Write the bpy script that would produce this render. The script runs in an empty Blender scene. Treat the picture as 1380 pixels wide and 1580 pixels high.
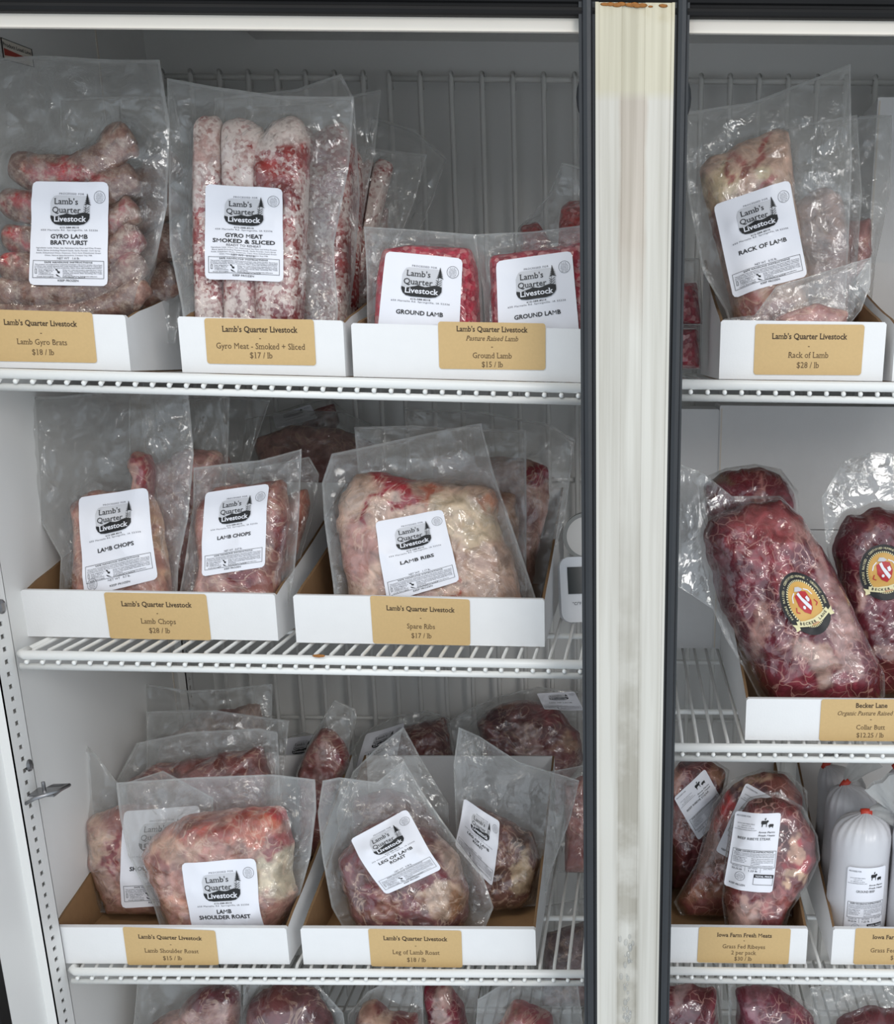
import bpy, bmesh, math, random
import numpy as np
from mathutils import Matrix, Vector

# ------------------------------------------------------------------ camera
F, CX, CY = 1800.0, 978.0, 1150.0
TH, RHO, DIST = math.atan(600 / 1800.0), math.radians(0.5), 1.2
CAM = np.array([0, -DIST, 0.0])
_r = np.array([1.0, 0, 0]); _u = np.array([0, math.sin(TH), math.cos(TH)]); FWD = np.array([0, math.cos(TH), -math.sin(TH)])
CR = math.cos(RHO) * _r + math.sin(RHO) * _u
CU = -math.sin(RHO) * _r + math.cos(RHO) * _u
scene = bpy.context.scene
col = scene.collection
cd = bpy.data.cameras.new('camera'); cam = bpy.data.objects.new('camera', cd); col.objects.link(cam)
cd.sensor_fit = 'VERTICAL'; cd.sensor_height = 36.0; cd.lens = F / 1580 * 36.0
cd.shift_x = -(CX - 690) / 1580; cd.shift_y = (CY - 790) / 1580
cd.clip_start = 0.05
_m = Matrix.Identity(4)
for i in range(3):
    _m[i][0] = CR[i]; _m[i][1] = CU[i]; _m[i][2] = -FWD[i]; _m[i][3] = CAM[i]
cam.matrix_world = _m
scene.camera = cam

def ray(p): return CR * (p[0] - CX) / F - CU * (p[1] - CY) / F + FWD
def onY(p, Y):
    d = ray(p); return CAM + d * (Y - CAM[1]) / d[1]
def onX(p, X):
    d = ray(p); return CAM + d * (X - CAM[0]) / d[0]

# ------------------------------------------------------------------ world, lights, exposure
world = bpy.data.worlds.new('room'); scene.world = world; world.use_nodes = True
bg = world.node_tree.nodes['Background']; bg.inputs[0].default_value = (0.80, 0.90, 1.0, 1); bg.inputs[1].default_value = 0.95
def area(name, loc, target, sx, sy, power, color):
    ld = bpy.data.lights.new(name, 'AREA'); ld.shape = 'RECTANGLE'; ld.size = sx; ld.size_y = sy
    ld.energy = power; ld.color = color
    o = bpy.data.objects.new(name, ld); col.objects.link(o)
    o.location = loc
    o.rotation_euler = (Vector(target) - Vector(loc)).to_track_quat('-Z', 'Y').to_euler()
    return o
area('shop_window_offscreen', (1.5, -3.0, 0.75), (-0.2, 0.1, -0.2), 1.0, 0.9, 31, (1.0, 0.97, 0.94))
area('ceiling_lamp_offscreen', (-0.5, -1.5, 1.75), (-0.2, 0.2, -0.1), 0.9, 0.35, 11, (1.0, 0.92, 0.80))
vs = scene.view_settings
vs.view_transform = 'Standard'; vs.look = 'None'; vs.exposure = 0.06; vs.gamma = 1.0; vs.use_curve_mapping = False
scene.cycles.transparent_max_bounces = 40
scene.cycles.max_bounces = 8

# ------------------------------------------------------------------ helpers
def lin(c):
    c = np.asarray(c, float) / 255.0
    return np.where(c <= 0.04045, c / 12.92, ((c + 0.055) / 1.055) ** 2.4)
MAT = {}
def nodes(name):
    m = bpy.data.materials.new(name); m.use_nodes = True; MAT[name] = m
    nt = m.node_tree; nt.nodes.clear()
    def add(t, **kw):
        n = nt.nodes.new(t)
        for k, v in kw.items():
            if k in n.inputs.keys(): n.inputs[k].default_value = v
            else: setattr(n, k, v)
        return n
    def ln(a, b): nt.links.new(a, b)
    out = add('ShaderNodeOutputMaterial')
    return m, add, ln, out
def simple(name, rgb, rough=0.5, metal=0.0, noise=0.06, nscale=40, bump=0.0, bscale=300, spec=0.5, stretch=None):
    m, add, ln, out = nodes(name)
    p = add('ShaderNodeBsdfPrincipled'); p.inputs['Roughness'].default_value = rough; p.inputs['Metallic'].default_value = metal
    p.inputs['Specular IOR Level'].default_value = spec
    tc = add('ShaderNodeTexCoord')
    src = tc.outputs['Object']
    if stretch:
        mp = add('ShaderNodeMapping'); mp.inputs['Scale'].default_value = stretch; ln(src, mp.inputs[0]); src = mp.outputs[0]
    nz = add('ShaderNodeTexNoise'); nz.inputs['Scale'].default_value = nscale; nz.inputs['Detail'].default_value = 4; ln(src, nz.inputs['Vector'])
    c = lin(rgb)
    mx = add('ShaderNodeMix', data_type='RGBA'); ln(nz.outputs['Fac'], mx.inputs['Factor'])
    mx.inputs['A'].default_value = (*np.clip(c * (1 - noise), 0, 1), 1); mx.inputs['B'].default_value = (*np.clip(c * (1 + noise), 0, 1), 1)
    mx.inputs[6].default_value = (*np.clip(c * (1 - noise), 0, 1), 1); mx.inputs[7].default_value = (*np.clip(c * (1 + noise), 0, 1), 1)
    ln(mx.outputs[2], p.inputs['Base Color'])
    if bump:
        n2 = add('ShaderNodeTexNoise'); n2.inputs['Scale'].default_value = bscale; ln(src, n2.inputs['Vector'])
        b = add('ShaderNodeBump'); b.inputs['Strength'].default_value = bump; b.inputs['Distance'].default_value = 0.001
        ln(n2.outputs['Fac'], b.inputs['Height']); ln(b.outputs[0], p.inputs['Normal'])
    ln(p.outputs[0], out.inputs[0])
    return m
simple('liner', (230, 229, 226), 0.42, noise=0.03, nscale=6)
simple('lintel', (230, 221, 208), 0.45, noise=0.03)
simple('baffle', (230, 229, 226), 0.5, noise=0.03)
simple('rubber', (38, 40, 43), 0.42, noise=0.25, nscale=30, bump=0.15, bscale=120)
simple('rubber_side', (72, 76, 80), 0.45, noise=0.3, nscale=18, bump=0.2)
simple('header', (24, 23, 23), 0.6, noise=0.3, nscale=25, spec=0.2)
simple('enamel', (232, 231, 227), 0.32, noise=0.03, nscale=15)
simple('guard_enamel', (232, 231, 227), 0.4, noise=0.04)
simple('card_white', (232, 231, 230), 0.72, noise=0.025, nscale=60, bump=0.12, bscale=400)
simple('card_kraft', (150, 116, 80), 0.85, noise=0.12, nscale=90, bump=0.2)
simple('card_edge', (120, 92, 62), 0.9, noise=0.35, nscale=500)
simple('sticker_kraft', (202, 170, 118), 0.62, noise=0.06, nscale=350, bump=0.05, bscale=900)
simple('ink_brown', (58, 42, 26), 0.7, noise=0.02)
simple('ink_brown_light', (96, 74, 46), 0.7, noise=0.02)
simple('paper', (236, 236, 242), 0.38, noise=0.015, nscale=50)
simple('ink', (22, 22, 24), 0.5, noise=0.02)
simple('ink_grey', (98, 98, 104), 0.5, noise=0.02)
simple('logo_grey', (204, 204, 208), 0.45, noise=0.02)
simple('red_ink', (176, 62, 48), 0.5)
simple('steel', (150, 150, 152), 0.3, metal=0.9, noise=0.1)
simple('dark_gap', (28, 28, 30), 0.8)
simple('plastic_white', (226, 227, 230), 0.35, noise=0.02)
simple('screen', (44, 50, 52), 0.25)
simple('gauge_grey', (160, 162, 160), 0.4)
simple('red_clip', (196, 62, 44), 0.4)
simple('gold', (214, 166, 84), 0.45, noise=0.1)
simple('cream', (232, 222, 176), 0.5)
simple('crest_red', (188, 40, 46), 0.45)
simple('rust', (150, 96, 40), 0.8, noise=0.4, nscale=300)
simple('chub_white', (206, 205, 208), 0.30, noise=0.05, nscale=25, bump=0.25, bscale=60)

# mullion: stained, streaked pale plastic
m, add, ln, out = nodes('mullion')
p = add('ShaderNodeBsdfPrincipled'); p.inputs['Roughness'].default_value = 0.33; p.inputs['Metallic'].default_value = 0.15
tc = add('ShaderNodeTexCoord'); mp = add('ShaderNodeMapping'); mp.inputs['Scale'].default_value = (60, 60, 1.6); ln(tc.outputs['Object'], mp.inputs[0])
n1 = add('ShaderNodeTexNoise'); n1.inputs['Scale'].default_value = 2.0; n1.inputs['Detail'].default_value = 6; ln(mp.outputs[0], n1.inputs['Vector'])
rp = add('ShaderNodeValToRGB'); ln(n1.outputs['Fac'], rp.inputs[0])
rp.color_ramp.elements[0].position = 0.33; rp.color_ramp.elements[0].color = (*lin((198, 194, 185)), 1)
rp.color_ramp.elements[1].position = 0.62; rp.color_ramp.elements[1].color = (*lin((222, 219, 212)), 1)
n2 = add('ShaderNodeTexNoise'); n2.inputs['Scale'].default_value = 5.0; ln(tc.outputs['Object'], n2.inputs['Vector'])
rp2 = add('ShaderNodeValToRGB'); ln(n2.outputs['Fac'], rp2.inputs[0])
rp2.color_ramp.elements[0].color = (*lin((214, 206, 196)), 1); rp2.color_ramp.elements[1].color = (*lin((236, 235, 226)), 1)
mx = add('ShaderNodeMix', data_type='RGBA', blend_type='MULTIPLY'); mx.inputs[0].default_value = 0.5
ln(rp.outputs[0], mx.inputs[6]); ln(rp2.outputs[0], mx.inputs[7])
sx = add('ShaderNodeSeparateXYZ'); ln(tc.outputs['Object'], sx.inputs[0])
wn = add('ShaderNodeTexNoise'); wn.inputs['Scale'].default_value = 26; wn.inputs['Detail'].default_value = 5; ln(tc.outputs['Object'], wn.inputs['Vector'])
def warp(src, k):
    q = add('ShaderNodeMath', operation='MULTIPLY_ADD'); ln(wn.outputs['Fac'], q.inputs[0]); q.inputs[1].default_value = k
    q2 = add('ShaderNodeMath', operation='SUBTRACT'); ln(src, q2.inputs[0]); q2.inputs[1].default_value = k * 0.5; ln(q2.outputs[0], q.inputs[2]); return q.outputs[0]
def band(src, a, b, hi=1.0):
    r = add('ShaderNodeMapRange'); ln(src, r.inputs[0]); r.inputs[1].default_value = a; r.inputs[2].default_value = b; r.inputs[3].default_value = 0; r.inputs[4].default_value = hi; return r.outputs[0]
def prod(a, b):
    q = add('ShaderNodeMath', operation='MULTIPLY'); ln(a, q.inputs[0]); ln(b, q.inputs[1]); return q.outputs[0]
def stain(cur, fac, rgb):
    q = add('ShaderNodeMix', data_type='RGBA', blend_type='MULTIPLY'); ln(fac, q.inputs[0]); ln(cur, q.inputs[6]); q.inputs[7].default_value = (*rgb, 1); return q.outputs[2]
zx = sx.outputs['Z']; xx_ = add('ShaderNodeMath', operation='ADD'); ln(sx.outputs['X'], xx_.inputs[0]); xx_.inputs[1].default_value = 0.005
ax = add('ShaderNodeMath', operation='ABSOLUTE'); ln(xx_.outputs[0], ax.inputs[0])
cen = band(warp(ax.outputs[0], 0.004), 0.013, 0.010)
cur = stain(mx.outputs[2], band(warp(zx, 0.01), 0.203, 0.212), (0.97, 0.945, 0.82))
cur = stain(cur, prod(cen, prod(band(warp(zx, 0.05), 0.02, 0.09), band(warp(zx, 0.01), 0.212, 0.203))), (0.86, 0.80, 0.76))
cur = stain(cur, prod(band(wn.outputs['Fac'], 0.40, 0.62), band(warp(zx, 0.1), 0.262, 0.29)), (0.80, 0.72, 0.55))
cur = stain(cur, prod(cen, prod(band(warp(zx, 0.2), -0.10, -0.40), band(wn.outputs['Fac'], 0.36, 0.56))), (0.72, 0.70, 0.66))
ln(cur, p.inputs['Base Color'])
b = add('ShaderNodeBump'); b.inputs['Strength'].default_value = 0.25; b.inputs['Distance'].default_value = 0.001
ln(n1.outputs['Fac'], b.inputs['Height']); ln(b.outputs[0], p.inputs['Normal']); ln(p.outputs[0], out.inputs[0])

# clear, slightly milky bag film
def film_mat(name, haze, rough, bd=0.010):
    m, add, ln, out = nodes(name)
    tc = add('ShaderNodeTexCoord')
    tr = add('ShaderNodeBsdfTransparent'); tr.inputs[0].default_value = (0.97, 0.97, 0.965, 1)
    gl = add('ShaderNodeBsdfGlossy'); gl.inputs['Roughness'].default_value = rough; gl.inputs[0].default_value = (1, 1, 1, 1)
    df = add('ShaderNodeBsdfDiffuse'); df.inputs[0].default_value = (*lin((214, 214, 212)), 1)
    tl = add('ShaderNodeBsdfTranslucent'); tl.inputs[0].default_value = (*lin((214, 214, 212)), 1)
    dm = add('ShaderNodeMixShader'); dm.inputs[0].default_value = 0.4; ln(df.outputs[0], dm.inputs[1]); ln(tl.outputs[0], dm.inputs[2])
    nz = add('ShaderNodeTexNoise'); nz.inputs['Scale'].default_value = 22; nz.inputs['Detail'].default_value = 5; nz.inputs['Distortion'].default_value = 1.2
    ln(tc.outputs['Object'], nz.inputs['Vector'])
    b = add('ShaderNodeBump'); b.inputs['Strength'].default_value = 0.8; b.inputs['Distance'].default_value = bd
    vo = add('ShaderNodeTexVoronoi'); vo.inputs['Scale'].default_value = 34; ln(nz.outputs['Color'], vo.inputs['Vector'])
    wv = add('ShaderNodeVectorMath', operation='MULTIPLY_ADD'); ln(nz.outputs['Color'], wv.inputs[0]); wv.inputs[1].default_value = (0.03, 0.03, 0.03); ln(tc.outputs['Object'], wv.inputs[2])
    ln(wv.outputs[0], vo.inputs['Vector'])
    hs = add('ShaderNodeMath', operation='MULTIPLY_ADD'); ln(vo.outputs['Distance'], hs.inputs[0]); hs.inputs[1].default_value = 0.75; ln(nz.outputs['Fac'], hs.inputs[2])
    ln(hs.outputs[0], b.inputs['Height']); ln(b.outputs[0], gl.inputs['Normal'])
    lw = add('ShaderNodeLayerWeight'); lw.inputs[0].default_value = 0.5; ln(b.outputs[0], lw.inputs['Normal'])
    pw = add('ShaderNodeMath', operation='POWER'); ln(lw.outputs['Facing'], pw.inputs[0]); pw.inputs[1].default_value = 3.0
    fr = add('ShaderNodeMath', operation='MULTIPLY_ADD'); ln(pw.outputs[0], fr.inputs[0]); fr.inputs[1].default_value = 0.85; fr.inputs[2].default_value = 0.075
    m1 = add('ShaderNodeMixShader'); ln(fr.outputs[0], m1.inputs[0]); ln(tr.outputs[0], m1.inputs[1]); ln(gl.outputs[0], m1.inputs[2])
    at = add('ShaderNodeAttribute', attribute_name='seal')
    ma = add('ShaderNodeMath', operation='MULTIPLY_ADD'); ln(at.outputs['Fac'], ma.inputs[0]); ma.inputs[1].default_value = 0.16; ma.inputs[2].default_value = haze
    n3 = add('ShaderNodeTexNoise'); n3.inputs['Scale'].default_value = 9; n3.inputs['Detail'].default_value = 3; ln(tc.outputs['Object'], n3.inputs['Vector'])
    m3 = add('ShaderNodeMath', operation='MULTIPLY_ADD'); ln(n3.outputs['Fac'], m3.inputs[0]); m3.inputs[1].default_value = 0.10; m3.inputs[2].default_value = -0.05
    sm = add('ShaderNodeMath', operation='ADD', use_clamp=True); ln(ma.outputs[0], sm.inputs[0]); ln(m3.outputs[0], sm.inputs[1])
    m2 = add('ShaderNodeMixShader'); ln(sm.outputs[0], m2.inputs[0]); ln(m1.outputs[0], m2.inputs[1]); ln(dm.outputs[0], m2.inputs[2])
    ln(m2.outputs[0], out.inputs[0])
film_mat('film', 0.15, 0.085)
film_mat('film_tight', 0.012, 0.06, 0.006)
film_mat('film_tail', 0.72, 0.25)

def meat_mat(name, mode):
    m, add, ln, out = nodes(name)
    tc = add('ShaderNodeTexCoord'); oi = add('ShaderNodeObjectInfo')
    off = add('ShaderNodeVectorMath', operation='MULTIPLY_ADD')
    ln(oi.outputs['Random'], off.inputs[0]); off.inputs[1].default_value = (7, 5, 3); ln(tc.outputs['Object'], off.inputs[2])
    at = add('ShaderNodeAttribute', attribute_name='Col')
    p = add('ShaderNodeBsdfPrincipled'); p.inputs['Roughness'].default_value = 0.42
    n1 = add('ShaderNodeTexNoise'); n1.inputs['Scale'].default_value = 70 if mode != 'ground' else 160; n1.inputs['Detail'].default_value = 6; n1.inputs['Distortion'].default_value = 0.8
    ln(off.outputs[0], n1.inputs['Vector'])
    rv = add('ShaderNodeMapRange'); ln(n1.outputs['Fac'], rv.inputs[0]); rv.inputs[1].default_value = 0.3; rv.inputs[2].default_value = 0.7
    rv.inputs[3].default_value = 0.55; rv.inputs[4].default_value = 1.22
    mu = add('ShaderNodeVectorMath', operation='SCALE'); ln(at.outputs['Color'], mu.inputs[0]); ln(rv.outputs[0], mu.inputs['Scale'])
    cur = mu.outputs[0]; hgt = n1.outputs['Fac']
    def mixin(fac_out, rgb, cur):
        mx = add('ShaderNodeMix', data_type='RGBA'); ln(fac_out, mx.inputs[0]); ln(cur, mx.inputs[6]); mx.inputs[7].default_value = (*lin(rgb), 1)
        return mx.outputs[2]
    def ramp(src, a, b, hi=1.0):
        r = add('ShaderNodeMapRange'); ln(src, r.inputs[0]); r.inputs[1].default_value = a; r.inputs[2].default_value = b; r.inputs[3].default_value = 0; r.inputs[4].default_value = hi
        return r.outputs[0]
    if mode == 'cut':
        w = add('ShaderNodeTexNoise'); w.inputs['Scale'].default_value = 26; w.inputs['Detail'].default_value = 3; w.inputs['Distortion'].default_value = 1.6; ln(off.outputs[0], w.inputs['Vector'])
        ab = add('ShaderNodeMath', operation='SUBTRACT'); ln(w.outputs['Fac'], ab.inputs[0]); ab.inputs[1].default_value = 0.52
        aa = add('ShaderNodeMath', operation='ABSOLUTE'); ln(ab.outputs[0], aa.inputs[0])
        cur = mixin(ramp(aa.outputs[0], 0.030, 0.0, 0.55), (218, 190, 168), cur)
        w2 = add('ShaderNodeTexNoise'); w2.inputs['Scale'].default_value = 14; w2.inputs['Detail'].default_value = 5; ln(off.outputs[0], w2.inputs['Vector'])
        cur = mixin(ramp(w2.outputs['Fac'], 0.54, 0.64, 0.55), (126, 58, 58), cur)
    if mode == 'marbled':
        w = add('ShaderNodeTexVoronoi', feature='DISTANCE_TO_EDGE'); w.inputs['Scale'].default_value = 52
        n5 = add('ShaderNodeTexNoise'); n5.inputs['Scale'].default_value = 30; ln(off.outputs[0], n5.inputs['Vector'])
        vm = add('ShaderNodeVectorMath', operation='MULTIPLY_ADD'); ln(n5.outputs['Color'], vm.inputs[0]); vm.inputs[1].default_value = (0.05, 0.05, 0.05); ln(off.outputs[0], vm.inputs[2])
        ln(vm.outputs[0], w.inputs['Vector'])
        n6 = add('ShaderNodeTexNoise'); n6.inputs['Scale'].default_value = 18; ln(off.outputs[0], n6.inputs['Vector'])
        mul = add('ShaderNodeMath', operation='MULTIPLY'); ln(ramp(w.outputs['Distance'], 0.045, 0.0), mul.inputs[0]); ln(ramp(n6.outputs['Fac'], 0.40, 0.56, 0.85), mul.inputs[1])
        cur = mixin(mul.outputs[0], (206, 160, 150), cur)
    if mode == 'ground':
        v = add('ShaderNodeTexVoronoi'); v.inputs['Scale'].default_value = 210; ln(off.outputs[0], v.inputs['Vector'])
        sp = add('ShaderNodeSeparateColor'); ln(v.outputs['Color'], sp.inputs[0])
        cur = mixin(ramp(sp.outputs[0], 0.62, 0.95, 0.6), (228, 176, 172), cur); hgt = v.outputs['Distance']
    if mode == 'frost':
        v = add('ShaderNodeTexVoronoi'); v.inputs['Scale'].default_value = 330; ln(off.outputs[0], v.inputs['Vector'])
        sp = add('ShaderNodeSeparateColor'); ln(v.outputs['Color'], sp.inputs[0])
        n5 = add('ShaderNodeTexNoise'); n5.inputs['Scale'].default_value = 19; n5.inputs['Detail'].default_value = 7; n5.inputs['Roughness'].default_value = 0.7; ln(off.outputs[0], n5.inputs['Vector'])
        sm = add('ShaderNodeMath', operation='MULTIPLY_ADD'); ln(sp.outputs[0], sm.inputs[0]); sm.inputs[1].default_value = 0.20; ln(n5.outputs['Fac'], sm.inputs[2])
        cur = mixin(ramp(sm.outputs[0], 0.50, 0.68, 0.92), (226, 212, 204), cur)
    if mode == 'sausage':
        n5 = add('ShaderNodeTexNoise'); n5.inputs['Scale'].default_value = 120; n5.inputs['Detail'].default_value = 8; n5.inputs['Roughness'].default_value = 0.8; ln(off.outputs[0], n5.inputs['Vector'])
        cur = mixin(ramp(n5.outputs['Fac'], 0.48, 0.62, 0.75), (182, 164, 148), cur)
        cur = mixin(ramp(n5.outputs['Fac'], 0.47, 0.36, 0.7), (104, 70, 64), cur)
    ln(cur, p.inputs['Base Color'])
    b = add('ShaderNodeBump'); b.inputs['Strength'].default_value = 0.5; b.inputs['Distance'].default_value = 0.0025
    ln(hgt, b.inputs['Height']); ln(b.outputs[0], p.inputs['Normal'])
    ln(p.outputs[0], out.inputs[0])
for k in ('cut', 'marbled', 'ground', 'frost', 'sausage'): meat_mat('meat_' + k, k)

# numpy value noise
def _hash(ix, iy, seed):
    n = (ix * 374761393 + iy * 668265263 + seed * 1274126177) & 0xffffffff
    n = ((n ^ (n >> 13)) * 1274126177) & 0xffffffff
    return ((n ^ (n >> 16)) & 0xffff) / 65535.0
def vnoise(x, y, seed=0):
    ix = np.floor(x).astype(np.int64); iy = np.floor(y).astype(np.int64)
    fx = x - ix; fy = y - iy; fx = fx * fx * (3 - 2 * fx); fy = fy * fy * (3 - 2 * fy)
    a = _hash(ix, iy, seed); b = _hash(ix + 1, iy, seed); c = _hash(ix, iy + 1, seed); d = _hash(ix + 1, iy + 1, seed)
    return (a * (1 - fx) + b * fx) * (1 - fy) + (c * (1 - fx) + d * fx) * fy
def fbm(x, y, seed=0, oct=4):
    s = 0; a = 0.5
    for o in range(oct):
        s = s + a * vnoise(x * 2 ** o, y * 2 ** o, seed + o * 17); a *= 0.5
    return s
def smoothstep(a, b, x):
    t = np.clip((x - a) / (b - a), 0, 1); return t * t * (3 - 2 * t)

def mesh_obj(name, verts, faces, mat, parent=None, smooth=False, mats=None, fmi=None):
    me = bpy.data.meshes.new(name)
    me.from_pydata([tuple(map(float, v)) for v in verts], [], [tuple(int(i) for i in f) for f in faces])
    for mm in (mats or [mat]): me.materials.append(MAT[mm])
    if fmi is not None: me.polygons.foreach_set('material_index', np.asarray(fmi, dtype=np.int32))
    if smooth: me.polygons.foreach_set('use_smooth', np.ones(len(me.polygons), dtype=bool))
    me.update()
    o = bpy.data.objects.new(name, me); col.objects.link(o)
    if parent: o.parent = parent
    return o
def tag(o, label=None, cat=None, group=None, kind=None):
    if label: o['label'] = label
    if cat: o['category'] = cat
    if group: o['group'] = group
    if kind: o['kind'] = kind
    return o
def empty(name, loc, rot=None):
    o = bpy.data.objects.new(name, None); col.objects.link(o); o.location = loc; o.empty_display_size = 0.02
    if rot: o.rotation_euler = rot
    return o
class MB:
    def __init__(s): s.v = []; s.f = []; s.mi = []
    def add(s, v, f, mi=0):
        n = len(s.v); s.v += [tuple(q) for q in v]; s.f += [tuple(i + n for i in q) for q in f]; s.mi += [mi] * len(f); return s
    def box(s, x0, x1, y0, y1, z0, z1, mi=0, bev=0.0):
        if not bev:
            v = [(x, y, z) for x in (x0, x1) for y in (y0, y1) for z in (z0, z1)]
            return s.add(v, [(0, 1, 3, 2), (4, 6, 7, 5), (0, 4, 5, 1), (2, 3, 7, 6), (0, 2, 6, 4), (1, 5, 7, 3)], mi)
        # chamfer all vertical-plane (x,z) corners
        b = bev; pts = [(x0 + b, z0), (x1 - b, z0), (x1, z0 + b), (x1, z1 - b), (x1 - b, z1), (x0 + b, z1), (x0, z1 - b), (x0, z0 + b)]
        return s.prism([(a, c) for a, c in pts], y0, y1, mi)
    def prism(s, pts, y0, y1, mi=0):
        n = len(pts); v = [(a, y0, c) for a, c in pts] + [(a, y1, c) for a, c in pts]
        f = [tuple(range(n)), tuple(range(2 * n - 1, n - 1, -1))] + [((i + 1) % n, i, i + n, (i + 1) % n + n) for i in range(n)]
        return s.add(v, f, mi)
    def tube(s, path, r, k=8, mi=0, cap=True):
        P = [np.array(q, float) for q in path]; n0 = len(s.v); rr = r if hasattr(r, '__len__') else [r] * len(P)
        V = []
        for i, q in enumerate(P):
            t = P[min(i + 1, len(P) - 1)] - P[max(i - 1, 0)]; t = t / (np.linalg.norm(t) + 1e-9)
            a = np.cross(t, (0, 0, 1.0) if abs(t[2]) < 0.9 else (1.0, 0, 0)); a /= np.linalg.norm(a); b = np.cross(t, a)
            for j in range(k):
                w = 2 * math.pi * j / k; V.append(q + rr[i] * (math.cos(w) * a + math.sin(w) * b))
        f = [(i * k + j, i * k + (j + 1) % k, (i + 1) * k + (j + 1) % k, (i + 1) * k + j) for i in range(len(P) - 1) for j in range(k)]
        if cap: f += [tuple(range(k))[::-1], tuple(range((len(P) - 1) * k, len(P) * k))]
        return s.add(V, f, mi)
    def ball(s, c, r, k=8, m=5, sc=(1, 1, 1), mi=0):
        V = [(c[0], c[1], c[2] + r * sc[2])]; f = []
        for i in range(1, m):
            a = math.pi * i / m
            for j in range(k):
                w = 2 * math.pi * j / k; V.append((c[0] + r * sc[0] * math.sin(a) * math.cos(w), c[1] + r * sc[1] * math.sin(a) * math.sin(w), c[2] + r * sc[2] * math.cos(a)))
        V.append((c[0], c[1], c[2] - r * sc[2])); L = len(V) - 1
        for j in range(k): f.append((0, 1 + j, 1 + (j + 1) % k)); f.append((L, 1 + (m - 2) * k + (j + 1) % k, 1 + (m - 2) * k + j))
        for i in range(m - 2):
            for j in range(k): f.append((1 + i * k + j, 1 + (i + 1) * k + j, 1 + (i + 1) * k + (j + 1) % k, 1 + i * k + (j + 1) % k))
        return s.add(V, f, mi)
    def build(s, name, mat, parent=None, smooth=False, mats=None):
        return mesh_obj(name, s.v, s.f, mat, parent, smooth, mats, s.mi if mats else None)

# ------------------------------------------------------------------ lettering (built-in font, serifs added in code)
_G = {}
def _curve(txt, off, res):
    c = bpy.data.curves.new('t', 'FONT'); c.body = txt; c.offset = off; c.resolution_u = res; c.fill_mode = 'FRONT'
    o = bpy.data.objects.new('t', c); me = bpy.data.meshes.new_from_object(o)
    v = np.array([q.co[:2] for q in me.vertices]).reshape(-1, 2); f = [tuple(q.vertices) for q in me.polygons]
    bpy.data.objects.remove(o); bpy.data.curves.remove(c); bpy.data.meshes.remove(me)
    return v, f
def _wid(t): v, f = _curve(t, 0, 1); return v[:, 0].max() - v[:, 0].min()
_ADV = {}
def adv(c):
    if c not in _ADV:
        base = _wid('II') - _wid('I') if c != 'I' else 0
        _ADV[c] = (_wid('II') - _wid('I')) if c == 'I' else _wid('I' + c + 'I') - _wid('I') - base
    return _ADV[c]
def glyph(c, font):
    k = (c, font)
    if k in _G: return _G[k]
    serif = 's' in font; bold = 'b' in font
    of = (0.018 if bold else 0.004) if serif else (0.026 if bold else 0.006)
    v, f = _curve(c, of * (0.0 if c in 'MW' else 0.4 if c in 'Nmw' else 1.0), 2)
    if serif and c.isalnum() and c not in 'MWNVAwvxy':
        cnt = {}
        for q in f:
            for i in range(len(q)):
                e = tuple(sorted((q[i], q[(i + 1) % len(q)]))); cnt[e] = cnt.get(e, 0) + 1
        V = list(map(tuple, v)); E = 0.078; h = 0.045
        for (a, b), n in cnt.items():
            if n != 1: continue
            pa, pb = v[a], v[b]; L = abs(pa[0] - pb[0])
            if abs(pa[1] - pb[1]) > 0.006 or not 0.05 < L < 0.17: continue
            y = pa[1]; x0, x1 = min(pa[0], pb[0]), max(pa[0], pb[0])
            if c in 'trfs': 
                if y > 0.3: continue
            if y < 0.03: r = (x0 - E, x1 + E, y, y + h)
            elif y > 0.4: r = (x0 - E, x1 + (E if c.isupper() else 0), y - h, y)
            else: continue
            i = len(V); V += [(r[0], r[2]), (r[1], r[2]), (r[1], r[3]), (r[0], r[3])]; f = f + [(i, i + 1, i + 2, i + 3)]
        v = np.array(V)
    if serif and len(v): v = v * np.array([0.92, 1.0])
    _G[k] = (v, f); return _G[k]
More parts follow.
